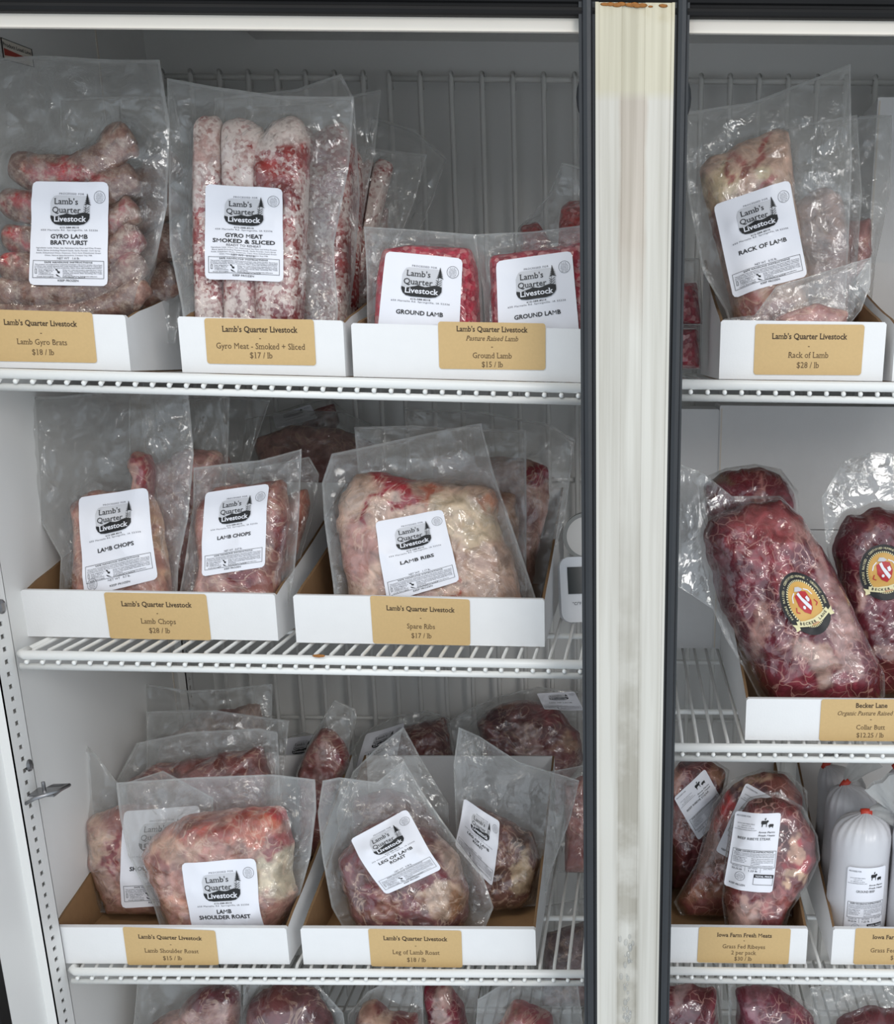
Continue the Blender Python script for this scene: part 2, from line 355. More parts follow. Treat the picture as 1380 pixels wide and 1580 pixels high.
class Art:
    """flat print: polygons in label coordinates, x right 0..1, y down"""
    def __init__(s): s.it = []
    def poly(s, pts, mat='ink', lev=1): s.it.append((mat, lev, np.array(pts, float), [tuple(range(len(pts)))])); return s
    def rect(s, x0, y0, x1, y1, mat='ink', lev=1): return s.poly([(x0, y0), (x0, y1), (x1, y1), (x1, y0)], mat, lev)
    def ell(s, cx, cy, rx, ry, mat='ink', lev=1, n=32): return s.poly([(cx + rx * math.cos(2 * math.pi * i / n), cy + ry * math.sin(2 * math.pi * i / n)) for i in range(n)], mat, lev)
    def ring(s, cx, cy, rx, ry, w, mat='ink', lev=1, n=32):
        P = [(cx + a * math.cos(2 * math.pi * i / n), cy + b_ * math.sin(2 * math.pi * i / n)) for a, b_ in ((rx, ry), (rx - w, ry - w)) for i in range(n)]
        s.it.append((mat, lev, np.array(P), [(i, (i + 1) % n, (i + 1) % n + n, i + n) for i in range(n)])); return s
    def frame(s, x0, y0, x1, y1, w, mat='ink'):
        return s.rect(x0, y0, x1, y0 + w, mat).rect(x0, y1 - w, x1, y1, mat).rect(x0, y0 + w, x0 + w, y1 - w, mat).rect(x1 - w, y0 + w, x1, y1 - w, mat)
    def line(s, a, b, w, mat='ink', lev=1):
        a = np.array(a, float); b = np.array(b, float); d = b - a; n = np.array([-d[1], d[0]]) / (np.linalg.norm(d) + 1e-9) * w / 2
        return s.poly([a + n, b + n, b - n, a - n], mat, lev)
    def text(s, t, x, y, size, font='r', mat='ink', lev=1, align='c', sp=0.0, width=None, shear=0.0):
        """y = baseline, size = cap height"""
        k = size / 0.73; cs = 0.92 if 's' in font else 1.0
        tot = sum(adv(c) * cs + sp for c in t) - sp; sx = k
        if width: sx = width / tot
        X = x - (tot * sx / 2 if align == 'c' else tot * sx if align == 'r' else 0)
        for c in t:
            if c != ' ':
                v, f = glyph(c, font)
                if len(v):
                    P = np.stack([X + (v[:, 0] + shear * v[:, 1]) * sx, y - v[:, 1] * k], 1); s.it.append((mat, lev, P, f))
            X += (adv(c) * cs + sp) * sx
        return s
    def arc(s, t, cx, cy, rx, ry, a0, a1, size, font='r', mat='ink', lev=1):
        k = size / 0.73; n = len(t)
        for i, c in enumerate(t):
            if c == ' ': continue
            a = a0 + (a1 - a0) * (i + 0.5) / n
            px, py = cx + rx * math.cos(a), cy + ry * math.sin(a); tx, ty = -rx * math.sin(a), ry * math.cos(a)
            L = math.hypot(tx, ty) * (1 if a1 > a0 else -1); tx, ty = tx / L, ty / L
            v, f = glyph(c, font)
            if not len(v): continue
            q = (v - np.array([adv(c) / 2, 0.36])) * k
            s.it.append((mat, lev, np.stack([px + q[:, 0] * tx + q[:, 1] * ty, py + q[:, 0] * ty - q[:, 1] * tx], 1), f))
        return s
def refine(P):
    bm = bmesh.new(); bm.faces.new([bm.verts.new((q[0], q[1], 0)) for q in P]); bm.normal_update(); bmesh.ops.triangulate(bm, faces=bm.faces[:])
    for _ in range(6):
        E_ = [q for q in bm.edges if q.calc_length() > 0.06]
        if not E_: break
        bmesh.ops.subdivide_edges(bm, edges=E_, cuts=1); bmesh.ops.triangulate(bm, faces=[q for q in bm.faces if len(q.verts) > 3])
    bm.verts.index_update(); V = np.array([v.co[:2] for v in bm.verts]); f = [tuple(v.index for v in q.verts) for q in bm.faces]; bm.free()
    return V, f
def build_print(name, art, fn, parent):
    """fn(x,y arrays, level) -> Nx3"""
    mats = []; V = []; Fc = []; mi = []; n = 0
    for mat, lev, P, f in art.it:
        if len(f) == 1 and len(P) > 2 and max(np.ptp(P[:, 0]), np.ptp(P[:, 1])) > 0.07: P, f = refine(P)
        if mat not in mats: mats.append(mat)
        V.append(fn(P[:, 0], P[:, 1], lev)); Fc += [tuple(i + n for i in q) for q in f]; mi += [mats.index(mat)] * len(f); n += len(P)
    return mesh_obj(name, np.concatenate(V), Fc, None, parent, False, mats, mi)
def rounded(w, h, r, n=5):
    P = []
    for cx, cy, a in ((w - r, r, -90), (w - r, h - r, 0), (r, h - r, 90), (r, r, 180)):
        for i in range(n + 1):
            q = math.radians(a + 90 * i / n); P.append((cx + r * math.cos(q), cy + r * math.sin(q)))
    return np.array(P)
def bil(q, s, t):
    q = np.asarray(q, float); s = np.asarray(s)[:, None]; t = np.asarray(t)[:, None]
    return (q[0] * (1 - s) + q[1] * s) * (1 - t) + (q[3] * (1 - s) + q[2] * s) * t

# ---- label artwork
SAFE = ["This product was prepared from inspected and passed meat and/or poultry. Some food", "products may contain bacteria that could cause illness if the product is mishandled", "or cooked improperly. For your protection, follow these safe handling instructions."]
LHS = ["Keep refrigerated or", "frozen. Thaw in", "refrigerator or", "microwave."]
RHS = ["Keep raw meat and poultry separate from other", "foods. Wash working surfaces, cutting boards,", "utensils and hands after touching raw meat", "or poultry."]
RH2 = ["Keep hot foods hot. Refrigerate leftovers", "immediately or discard."]
LH = 1.31
def lamb_art(title, wt='0.7', ingr=False, ready=False, low=False):
    a = Art()
    a.text('PROCESSED FOR', 0.52, 0.165, 0.024, 'r', 'ink_grey', width=0.32, sp=0.12)
    a.poly([(0.27, 0.22), (0.29, 0.19), (0.33, 0.178), (0.70, 0.178), (0.745, 0.19), (0.76, 0.23), (0.76, 0.42), (0.25, 0.44), (0.25, 0.27)], 'logo_grey')
    top = [(0.25 + 0.51 * i / 12, 0.408 + 0.012 * math.sin(i * 1.1) + (0.016 if i < 5 else -0.016 * (i - 4) / 8)) for i in range(13)]
    a.poly(top + [(0.76, 0.46), (0.735, 0.50), (0.69, 0.533), (0.62, 0.545), (0.38, 0.545), (0.31, 0.533), (0.27, 0.50), (0.25, 0.455)], 'ink', 2)
    a.text("Lamb's", 0.455, 0.288, 0.078, 's', 'ink', 2, width=0.31)
    a.text("Quarter", 0.455, 0.392, 0.078, 's', 'ink', 2, width=0.37)
    a.text("Livestock", 0.505, 0.502, 0.072, 'sb', 'paper', 3, width=0.42)
    x = 0.725                                                       # fir tree and stalk
    a.line((x, 0.15), (x - 0.025, 0.40), 0.006, 'ink', 2)
    for i in range(5):
        y = 0.17 + i * 0.025; w = 0.012 + 0.0085 * i
        a.poly([(x + 0.003, y - 0.02), (x - w, y + 0.022), (x, y + 0.01), (x + w * 1.15, y + 0.024)], 'ink', 2)
    for i in range(3):
        y = 0.31 + i * 0.028
        a.line((x - 0.014, y + 0.03), (x - 0.045, y), 0.006, 'ink', 2); a.line((x - 0.014, y + 0.03), (x + 0.028, y - 0.004), 0.006, 'ink', 2)
    cx, cy = (0.885, 0.19) if not low else (0.13, 1.17)
    a.ring(cx, cy, 0.075, 0.078, 0.005, 'ink_grey')
    for i, t in enumerate(('U.S.', 'INSPECTED', 'AND PASSED BY', 'DEPARTMENT OF', 'AGRICULTURE', 'EST 2361')):
        a.text(t, cx, cy - 0.042 + i * 0.0205, 0.013, 'r', 'ink_grey', width=0.11 * (1 - abs(i - 2.5) * 0.13))
    a.text('612-388-8210', 0.5, 0.585, 0.020, 'b', 'ink', width=0.25, sp=0.1)
    a.text('650 Martelle Rd. Springville, IA 52336', 0.5, 0.618, 0.022, 'r', 'ink_grey', width=0.74, sp=0.1)
    y = 0.715 if (len(title) > 1 or ingr) else 0.775
    for i, t in enumerate(title):
        a.text(t, 0.5, y + i * 0.078, 0.056, 'b', 'ink', width=0.0535 * len(t) if len(t) < 16 else 0.8)
    yy = y + 0.078 * len(title)
    if ready: a.text('READY TO REHEAT', 0.5, yy - 0.028, 0.034, 'r', 'ink_grey', width=0.44); yy += 0.03
    if ingr:
        for i, t in enumerate(("Ingredients: Lamb, Water, Salt, Hydrolyzed Soy Flour and Whey Protein", "Blend, Spices (including Mustard Seed), Garlic Powder, Corn Syrup", "Solids, Dehydrated Onion, Dextrose, Citric Acid, Dehydrated Green", "Onion, Natural Spice Extractives. Contains: Soy, Milk")):
            a.text(t, 0.5, yy - 0.028 + i * 0.031, 0.017, 'r', 'ink_grey', width=0.84 - (0.22 if i == 3 else 0.02 * (i % 2)))
    b0 = 0.995 if not low else 0.92
    a.text('NET WT   %s lb.' % wt, 0.5, 0.98 if not low else 1.185, 0.03, 'r', 'ink_grey', width=0.30)
    a.frame(0.045, b0, 0.955, b0 + 0.225, 0.005, 'ink')
    a.text('SAFE HANDLING INSTRUCTIONS', 0.5, b0 + 0.033, 0.02, 'b', 'ink', width=0.62, sp=0.08)
    for i, t in enumerate(SAFE): a.text(t, 0.5, b0 + 0.058 + i * 0.021, 0.0125, 'b', 'ink_grey', width=0.86)
    for i, t in enumerate(LHS): a.text(t, 0.12, b0 + 0.125 + i * 0.02, 0.0125, 'b', 'ink_grey', align='l', width=0.2 - 0.02 * (i % 3))
    for i, t in enumerate(RHS): a.text(t, 0.43, b0 + 0.125 + i * 0.02, 0.0125, 'b', 'ink_grey', align='l', width=0.5 if i < 3 else 0.13)
    for i, t in enumerate(RH2): a.text(t, 0.43, b0 + 0.203 + i * 0.014, 0.010, 'b', 'ink', align='l', width=0.44 - 0.15 * i)
    a.frame(0.075, b0 + 0.11, 0.1, b0 + 0.17, 0.005, 'ink'); a.text('Cook thoroughly.', 0.1, b0 + 0.21, 0.011, 'b', 'ink', align='l', width=0.22)
    a.poly([(0.34, b0 + 0.105), (0.36, b0 + 0.112), (0.372, b0 + 0.135), (0.395, b0 + 0.14), (0.39, b0 + 0.165), (0.365, b0 + 0.16), (0.355, b0 + 0.13), (0.335, b0 + 0.12)])
    a.poly([(0.34, b0 + 0.178), (0.35, b0 + 0.175), (0.39, b0 + 0.2), (0.41, b0 + 0.212), (0.36, b0 + 0.2)])
    a.text('KEEP FROZEN', 0.5, 1.262, 0.028, 'r', 'ink', width=0.27)
    return a
def iowa_art(title):
    a = Art(); H = 1.72
    a.text('PROCESSED FOR:', 0.04, 0.10, 0.035, 'r', 'ink_grey', align='l', width=0.30)
    for i, t in enumerate(("IOWA FARM FRESH MEATS", "1234 HWY 30", "MT. VERNON, IA 52314", "IOWAFARMFRESHMEATS.COM")):
        a.text(t, 0.26, 0.25 + i * 0.042, 0.022, 'r', 'ink_grey', width=(0.36, 0.2, 0.34, 0.46)[i])
    def P(L): return [(0.55 + x * 0.0032, 0.06 + y * 0.0032) for x, y in L]
    a.poly(P([(8, 34), (14, 30), (42, 30), (50, 26), (56, 28), (60, 36), (54, 40), (48, 48), (48, 72), (44, 72), (42, 52), (22, 54), (18, 72), (13, 72), (13, 54), (8, 50)]))
    a.poly(P([(60, 60), (68, 52), (92, 52), (96, 58), (94, 66), (92, 78), (88, 78), (86, 70), (72, 72), (70, 78), (66, 78), (65, 70), (58, 66)]))
    a.poly(P([(28, 12), (32, 18), (38, 8), (40, 18), (36, 27), (31, 27)]))
    a.text('Iowa Farm', 0.72, 0.42, 0.036, 'sb', 'ink', width=0.36, shear=0.25); a.text('Fresh Meats', 0.72, 0.49, 0.036, 'sb', 'ink', width=0.37, shear=0.25)
    a.text(title, 0.47, 0.575, 0.055, 'r', 'ink', width=0.058 * len(title) * 0.72)
    a.frame(0.06, 0.80, 0.98, 1.17, 0.008)
    a.text('SAFE HANDLING INSTRUCTIONS', 0.52, 0.85, 0.033, 'b', 'ink', width=0.8)
    for i in range(3): a.text(SAFE[i], 0.52, 0.885 + i * 0.032, 0.019, 'b', 'ink_grey', width=0.86)
    for i, t in enumerate(LHS): a.text(t, 0.09, 0.99 + i * 0.036, 0.019, 'b', 'ink_grey', align='l', width=0.28 - 0.03 * (i % 2))
    for i, t in enumerate(RHS): a.text(t, 0.46, 0.99 + i * 0.036, 0.019, 'b', 'ink_grey', align='l', width=0.48 if i < 3 else 0.2)
    a.text(RH2[0], 0.46, 1.14, 0.018, 'b', 'ink_grey', align='l', width=0.48)
    for x, t, w in ((0.2, 'PACKED ON', '03.23.26'), (0.52, 'NET WEIGHT', '1.23 lb'), (0.84, 'UNIT PRICE', '')):
        a.text(t, x, 1.21, 0.026, 'r', 'ink_grey', width=0.2)
        if w: a.text(w, x, 1.275, 0.045, 'r', 'ink', width=0.2)
    a.rect(0.355, 1.18, 0.36, 1.28); a.rect(0.68, 1.18, 0.685, 1.28)
    a.ring(0.28, 1.41, 0.1, 0.1, 0.007, 'ink_grey')
    for i in range(4): a.text(('U.S.', 'INSPECTED', 'AND PASSED', 'EST 45')[i], 0.28, 1.37 + i * 0.035, 0.02, 'r', 'ink_grey', width=(0.08, 0.15, 0.15, 0.08)[i])
    a.frame(0.56, 1.32, 0.98, 1.56, 0.008); a.rect(0.56, 1.32, 0.98, 1.40, 'ink'); a.text('TOTAL PRICE:', 0.77, 1.382, 0.04, 'b', 'paper', 2, width=0.36)
    a.text('KEEP FROZEN', 0.09, 1.62, 0.042, 'r', 'ink', align='l', width=0.32)
    return a
def crest_art():
    a = Art(); c = (0.5, 0.62)
    a.ell(*c, 0.5, 0.62, 'ink', 0, 48)
    for i in range(56):
        w = 2 * math.pi * i / 56; w2 = w + 0.06
        a.poly([(c[0] + rx * math.cos(q), c[1] + ry * math.sin(q)) for q, rx, ry in ((w, 0.365, 0.475), (w2, 0.365, 0.475), (w2, 0.335, 0.44), (w, 0.335, 0.44))], 'cream', 1)
    a.ell(*c, 0.335, 0.44, 'gold', 1, 40)
    a.poly([(0.36, 0.42), (0.5, 0.36), (0.64, 0.42), (0.66, 0.62), (0.6, 0.76), (0.5, 0.84), (0.4, 0.76), (0.34, 0.62)], 'crest_red', 2)
    a.poly([(0.42, 0.40), (0.48, 0.38), (0.50, 0.5), (0.55, 0.6), (0.60, 0.72), (0.55, 0.78), (0.49, 0.66), (0.45, 0.54)], 'paper', 3)
    a.poly([(0.40, 0.34), (0.46, 0.27), (0.54, 0.29), (0.60, 0.36), (0.53, 0.38), (0.46, 0.36)], 'logo_grey', 3)
    a.ell(0.44, 0.68, 0.03, 0.035, 'paper', 3, 12); a.poly([(0.56, 0.52), (0.62, 0.5), (0.635, 0.58), (0.6, 0.62), (0.565, 0.6)], 'paper', 3)
    for s in (-1, 1):                                                # mantling scrolls
        for (x0, y0), (x1, y1) in (((0.12, 0.36), (0.2, 0.42)), ((0.2, 0.42), (0.24, 0.52)), ((0.22, 0.62), (0.26, 0.70)), ((0.26, 0.7), (0.2, 0.74))):
            a.line((0.5 + s * x0, y0), (0.5 + s * x1, y1), 0.022, 'paper' if y0 < 0.5 else 'crest_red', 2)
    a.poly([(0.13, 0.84), (0.3, 0.90), (0.5, 0.925), (0.7, 0.90), (0.87, 0.84), (0.89, 0.95), (0.7, 1.02), (0.5, 1.045), (0.3, 1.02), (0.11, 0.95)], 'cream', 3)
    for s in (-1, 1): a.poly([(0.5 + s * 0.36, 0.92), (0.5 + s * 0.48, 0.86), (0.5 + s * 0.45, 0.94), (0.5 + s * 0.47, 1.02), (0.5 + s * 0.37, 1.01)], 'cream', 2)
    a.arc('BECKER LANE', 0.5, 0.42, 0.62, 0.565, math.pi * 0.68, math.pi * 0.32, 0.055, 'b', 'ink', 4)
    a.text('ORGANIC', 0.5, 1.035, 0.026, 'r', 'crest_red', 4, width=0.16)
    a.arc('PASTURE RAISED \u2022 CERTIFIED HUMANE \u2022 ORGANIC PORK', 0.5, 0.62, 0.43, 0.545, math.pi * 0.90, math.pi * 2.10, 0.046, 'r', 'cream', 1)
    # text runs baseline inwards
    return a

# ------------------------------------------------------------------ setting
WX, BY = -0.672, 0.60
RX = 0.70
def struct(mb, name, mat, **k):
    o = mb.build(name, mat, **k); tag(o, kind='structure'); return o
L = struct(MB().box(WX - 0.05, WX, -0.095, BY + 0.05, -1.10, 0.52), 'wall_left', 'liner')
seam = MB().box(0, 0.0006, 0.44, 0.444, -1.0, 0.45); seam_o = mesh_obj('liner_seam', [(WX + v[0], v[1], v[2]) for v in seam.v], seam.f, 'lintel', L)
struct(MB().box(WX, RX, BY, BY + 0.05, -1.10, 0.52), 'wall_back', 'liner')
struct(MB().box(RX, RX + 0.05, -0.095, BY + 0.05, -1.10, 0.52), 'wall_right', 'liner')
struct(MB().box(WX - 0.05, RX + 0.05, 0.0, BY + 0.05, 0.50, 0.55), 'ceiling', 'liner')
struct(MB().box(WX - 0.05, RX + 0.05, -0.095, BY + 0.05, -1.15, -1.10), 'floor', 'liner')
# dropped air baffle under the ceiling
struct(MB().add([(-0.52, y, 0.403) for y in (0.01, BY)] + [(RX, y, 0.403) for y in (0.01, BY)] + [(-0.60, y, 0.50) for y in (0.01, BY)] + [(RX, y, 0.50) for y in (0.01, BY)],
       [(0, 1, 3, 2), (0, 4, 5, 1), (0, 2, 6, 4), (1, 5, 7, 3)]), 'trim_1', 'baffle')
struct(MB().box(WX, RX, -0.083, -0.078, 0.2578, 0.55), 'trim_2', 'lintel')
# black gasket header with ridges
h = MB().box(WX - 0.08, RX + 0.08, -0.090, -0.0835, 0.2675, 0.80)
for zz in (0.271, 0.280): h.tube([(WX - 0.08, -0.090, zz), (RX + 0.08, -0.090, zz)], 0.0035, 8)
struct(h, 'trim_3', 'header')
struct(MB().box(WX - 0.25, WX - 0.0005, -0.115, -0.0955, -1.2, 0.6), 'trim_4', 'header')
# mullion between the two door openings
mu = struct(MB().box(-0.0365, 0.0285, -0.0945, -0.04, -1.1, 0.2765).box(-0.0365, -0.015, -0.0952, -0.0945, -1.1, 0.2765).box(0.0045, 0.0285, -0.0952, -0.0945, -1.1, 0.2765).box(-0.0368, -0.034, -0.0965, -0.0952, -1.1, 0.2765).box(0.0265, 0.0288, -0.0965, -0.0952, -1.1, 0.2765), 'trim_5', 'mullion')
for x0, x1 in ((-0.0508, -0.0368), (0.0288, 0.0412)):
    g = MB().box(x0, x1, -0.0925, 0.0, -1.1, 0.32); g.tube([((x0 + x1) / 2, -0.0925, -1.1), ((x0 + x1) / 2, -0.0925, 0.32)], 0.0045, 8)
    g.build('gasket', 'rubber', mu)
    MB().ball((-0.0508 if x0 < 0 else 0.0412, -0.05, 0.215), 0.010, 10, 6, (0.45, 1, 1.4)).build('bumper', 'rubber', mu, True)
ru = MB(); rr_ = random.Random(9)
for i in range(16): ru.ball((rr_.uniform(-0.03, 0.025), -0.0955, 0.2755 - abs(rr_.gauss(0, 0.0012))), rr_.uniform(0.001, 0.003), 6, 4, (1.6, 0.25, 0.6))
tag(ru.build('rust_crust', 'rust', mu, True), kind='stuff')
# ice drips on the mullion foot
rng = random.Random(4)
dr = MB()
for i in range(46):
    dr.ball((rng.gauss(-0.005, 0.003), -0.0945, rng.uniform(-0.71, -0.58)), rng.uniform(0.0012, 0.0032), 6, 4, (0.8, 0.5, 1.5))
film_mat('ice', 0.25, 0.05)
tag(dr.build('ice_drips', 'ice', mu, True), kind='stuff')
# slotted shelf standards
def standard(name, y0, y1):
    """hollow slotted channel: thin perforated face, open cavity behind"""
    x = WX; mb = MB(); w = (y1 - y0); xa, xb = x + 0.0105, x + 0.012
    mb.box(x, xb, y0, y0 + 0.001, -1.05, 0.30).box(x, xb, y1 - 0.001, y1, -1.05, 0.30)
    mb.box(xa, xb, y0, y0 + w * 0.39, -1.05, 0.30).box(xa, xb, y1 - w * 0.39, y1, -1.05, 0.30)
    z = -1.05
    while z < 0.30:
        mb.box(xa, xb, y0 + w * 0.39, y1 - w * 0.39, z, z + 0.0085); z += 0.0135
    struct(mb, name, 'liner')
standard('trim_6', -0.028, 0.008); standard('trim_7', 0.46, 0.484)
# bolts and clips on the left wall
for p, r in (((2, 936), 0.008), ((45, 1181), 0.007)):
    P = onX(p, WX + 0.012)
    o = MB().ball((0, 0, 0), r, 10, 6, (0.5, 1, 1)).tube([(0, 0, 0), (-0.0125, 0, 0)], r * 0.5, 8).build('wall_bolt', 'steel'); o.location = P
    tag(o, 'steel bolt head in the left wall ' + ('beside the lamb chops box' if p[1] < 1000 else 'above the empty shelf clip'), 'bolt')
def clip(p, label):
    P = onX(p, WX + 0.012); e = empty('shelf_clip', P)
    MB().tube([(0, -0.02, -0.006), (0.012, -0.022, 0.001), (0.030, -0.008, 0.004), (0.034, 0.012, 0.004), (0.012, 0.02, 0.0), (0, 0.02, -0.006)], 0.0022, 6).build('loop', 'steel', e, True)
    MB().box(0, 0.028, -0.012, 0.012, -0.001, 0.001).build('plate', 'steel', e)
    MB().tube([(0.012, 0, 0), (0.012, 0, 0.012)], 0.002, 6).build('peg', 'steel', e)
    tag(e, label, 'shelf clip', 'metal shelf clips in the slotted standards')
clip((52, 1222), 'bent steel shelf clip holding nothing on the left wall')

# load line sticker on the left wall
Q = [onX(q, WX + 0.0006) for q in ((0, 57), (49, 76), (53, 104), (5, 92))]
st = mesh_obj('load_line_sticker', [bil(Q, [s], [t])[0] for s, t in rounded(1, 1, 0.06)], [tuple(range(24))], 'lintel')
tag(st, 'small product load line sticker with black border on the left wall', 'sticker')
a = Art(); a.frame(0.0, 0.0, 1.0, 1.0, 0.035); a.text('Product Load Line', 0.49, 0.36, 0.2, 'r', 'ink', width=0.9); a.poly([(0.06, 0.45), (0.06, 0.78), (0.96, 0.62)], 'red_ink')
def _fn(x, y, l):
    P = bil(Q, x, y); P[:, 0] += 0.0003 * l; return P
build_print('lettering', a, _fn, st)

# ------------------------------------------------------------------ wire shelves
SH = {}
def shelf(key, xa, xb, za, zb, label, n, depth=0.54):
    """za,zb = top of front rail at xa,xb"""
    ang = math.atan2(zb - za, xb - xa); w = math.hypot(xb - xa, zb - za)
    e = empty('wire_shelf', (xa, 0, za), (0, -ang, 0)); r = 0.0050
    MB().tube([(0.0, 0.02, -r), (0.001, 0.004, -r), (0.006, 0, -r), (w - 0.006, 0, -r), (w - 0.001, 0.004, -r), (w, 0.02, -r)], r, 10).build('front_rail', 'enamel', e, True)
    MB().tube([(0.0, 0.001, -0.0176), (w, 0.001, -0.0176)], 0.0036, 10).build('lower_rail', 'enamel', e, True)
    MB().tube([(0, depth, -r), (w, depth, -r)], 0.0035, 8).build('back_rail', 'enamel', e, True)
    for x in (0, w): MB().tube([(x, 0.02, -r), (x, depth, -r)], 0.0038, 8).build('side_rail', 'enamel', e, True)
    for y in (0.15, 0.39): MB().tube([(0, y, -0.0095), (w, y, -0.0095)], 0.0035, 8).build('cross_bar', 'enamel', e, True)
    mb = MB().tube([(0, depth, -0.0035), (0, 0.016, -0.0035), (0, 0.006, -0.0085), (0, -0.001, -0.0118)], 0.0020, 8)
    mb.ball((0, -0.0022, -0.0121), 0.0025, 8, 6)
    base = mb.build('wire', 'enamel', e, True)
    for i in range(n):
        o = base if i == 0 else base.copy()
        if i: col.objects.link(o)
        o.parent = e; o.location = ((i + 0.5) * w / n, 0, 0)
    tag(e, label, 'shelf', 'white wire freezer shelves')
    SH[key] = (xa, xb, za, zb, ang)
def zs(key, X):
    xa, xb, za, zb, _ = SH[key]; return za + (zb - za) * (X - xa) / (xb - xa)
lx0, lx1, rx0, rx1 = -0.652, -0.032, 0.028, 0.68
shelf('L1', lx0, lx1, -0.0155, -0.0255, 'white wire shelf under the ground lamb and gyro meat boxes', 37)
shelf('L2', lx0, lx1, -0.300, -0.3055, 'white wire shelf under the lamb chops and spare ribs boxes', 37)
shelf('L3', lx0, lx1, -0.678, -0.675, 'white wire shelf under the shoulder roast and leg of lamb boxes', 37)
shelf('L4', lx0, lx1, -0.955, -0.955, 'white wire shelf under the loose meat bags below the shoulder roast box', 37)
shelf('R1', rx0, rx1, -0.0205, -0.0235, 'white wire shelf under the rack of lamb box', 39)
shelf('R2', rx0, rx1, -0.397, -0.397, 'white wire shelf under the collar butt box', 39)
shelf('R3', rx0, rx1, -0.670, -0.672, 'white wire shelf under the ribeye and ground beef boxes', 39)
shelf('R4', rx0, rx1, -0.955, -0.955, 'white wire shelf under the bagged meat below the ribeye box', 39)
# rust flecks on the rail
for p in ((492, 1012),):
    P = onY(p, -0.0056); o = MB().ball((0, 0, 0), 0.006, 8, 4, (1.2, 0.12, 0.3)).build('rust_spot', 'rust'); o.location = P
    tag(o, 'small orange rust spot on the shelf rail below the lamb chops', 'rust spot')

# rear wire guards
def guard(x0, x1, n, label):
    y = 0.572; e = empty('wire_guard', (x0, y, 0)); w = x1 - x0; z = 0.352
    MB().tube([(0, 0, z), (w, 0, z)], 0.0036, 8).build('top_rod', 'guard_enamel', e, True)
    for zz in (-0.175, -0.55): MB().tube([(0, 0.006, zz), (w, 0.006, zz)], 0.003, 8).build('cross_rod', 'guard_enamel', e, True)
    base = MB().tube([(0, 0.006, z - 0.012), (0, 0.003, z + 0.004), (0, -0.004, z + 0.006), (0, -0.0068, z), (0, -0.006, z - 0.02), (0, -0.003, -1.05)], 0.0036, 8).build('wire', 'guard_enamel', e, True)
    for i in range(n):
        o = base if i == 0 else base.copy()
        if i: col.objects.link(o)
        o.parent = e; o.location = (0.004 + (w - 0.008) * i / (n - 1), 0, 0)
    tag(e, label, 'wire guard', 'white wire guards along the back wall')
guard(-0.645, -0.367, 8, 'white wire guard on the back wall behind the gyro meat bags')
guard(-0.340, 0.0, 9, 'white wire guard on the back wall behind the ground lamb box')
guard(0.04, 0.36, 9, 'white wire guard on the back wall behind the rack of lamb')

# ------------------------------------------------------------------ display boxes
def box(key, x0, x1, ytop, Yf, h, quad, lines, label, depth=0.36, hb=0.135, kraft=True):
    X0 = onY((x0, ytop), Yf)[0]; X1 = onY((x1, ytop), Yf)[0]; w = X1 - X0
    ang = SH[key][4]; z = zs(key, X0) + 0.0002
    e = empty('display_box', (X0, Yf, z), (0, -ang, 0)); t = 0.003
    M = Matrix.LocRotScale(Vector((X0, Yf, z)), e.rotation_euler, None).inverted()
    # front: folded double wall, white outside
    mb = MB(); b = 0.002
    pts = [(0, 0), (w, 0), (w, h - b), (w - b, h), (b, h), (0, h - b)]
    mb.prism([(a_ + (0.0004 if a_ > w / 2 else -0.0004), c_) for a_, c_ in pts], 0, 0.007, 0); mb.build('front_panel', None, e, mats=['card_white'])
    prof = [(0.0015, 0.0), (depth, 0.0), (depth, hb)] + [(max(0.0015, depth * (1 - i / 10)), h + (hb - h) * (1 - i / 10) ** 1.25 - (0.004 if i == 10 else 0)) for i in range(1, 11)]
    n = len(prof)
    for x, outer in ((0, 0), (w - t, 1)):
        v = [(x, y, zz) for y, zz in prof] + [(x + t, y, zz) for y, zz in prof]
        f = [tuple(range(n))[::-1], tuple(range(n, 2 * n))] + [(i, (i + 1) % n, (i + 1) % n + n, i + n) for i in range(n)]
        mi = [0 if not outer else 1, 1 if not outer else 0] + [2] * n
        if n > 3: mi[2 + 2 - 1] = 0
        mesh_obj('side_panel', v, f, None, e, False, ['card_white', 'card_kraft', 'card_edge'], mi)
    mb = MB().box(t, w - t, depth - t, depth, 0, hb); mb.build('back_panel', 'card_white', e)
    MB().box(t, w - t, 0.007, depth - t, 0, t).build('bottom_panel', 'card_kraft', e)
    if quad:
        Qw = [onY(q, Yf - 0.0007) for q in quad]; Ql = [np.array(M @ Vector(q)) for q in Qw]
        W = np.linalg.norm(Ql[1] - Ql[0]); Hh = np.linalg.norm(Ql[3] - Ql[0])
        rr = 0.0028; R = rounded(W, Hh, rr)
        lab = mesh_obj('price_label', bil(Ql, R[:, 0] / W, R[:, 1] / Hh), [tuple(range(len(R)))], 'sticker_kraft', e)
        lab['label'] = 'kraft paper price label'
        a = Art(); asp = Hh / W
        for (txt, yy, sz, fnt, sh_) in lines: a.text(txt, 0.5, yy * asp, sz, fnt, 'ink_brown' if 'b' in fnt else 'ink_brown_light', shear=sh_)
        def fn(x, y, l):
            P = bil(Ql, x, y / asp); P[:, 1] -= 0.0002 * l; return P
        build_print('lettering', a, fn, lab)
    tag(e, label, 'display box', 'white cardboard display boxes')
    return e
def std(name, price, ttl="Lamb's Quarter Livestock"):
    return [(ttl, 0.29, 0.052, 'sb', 0), ('-', 0.47, 0.05, 's', 0), (name, 0.66, 0.054, 's', 0), (price, 0.86, 0.054, 's', 0)]
box('L1', -13, 191, 487, 0.012, 0.052, [(-22, 477), (142, 482), (150, 560), (-14, 557)], std('Lamb Gyro Brats', '$18 / lb'), 'white display box of gyro bratwurst against the left wall')
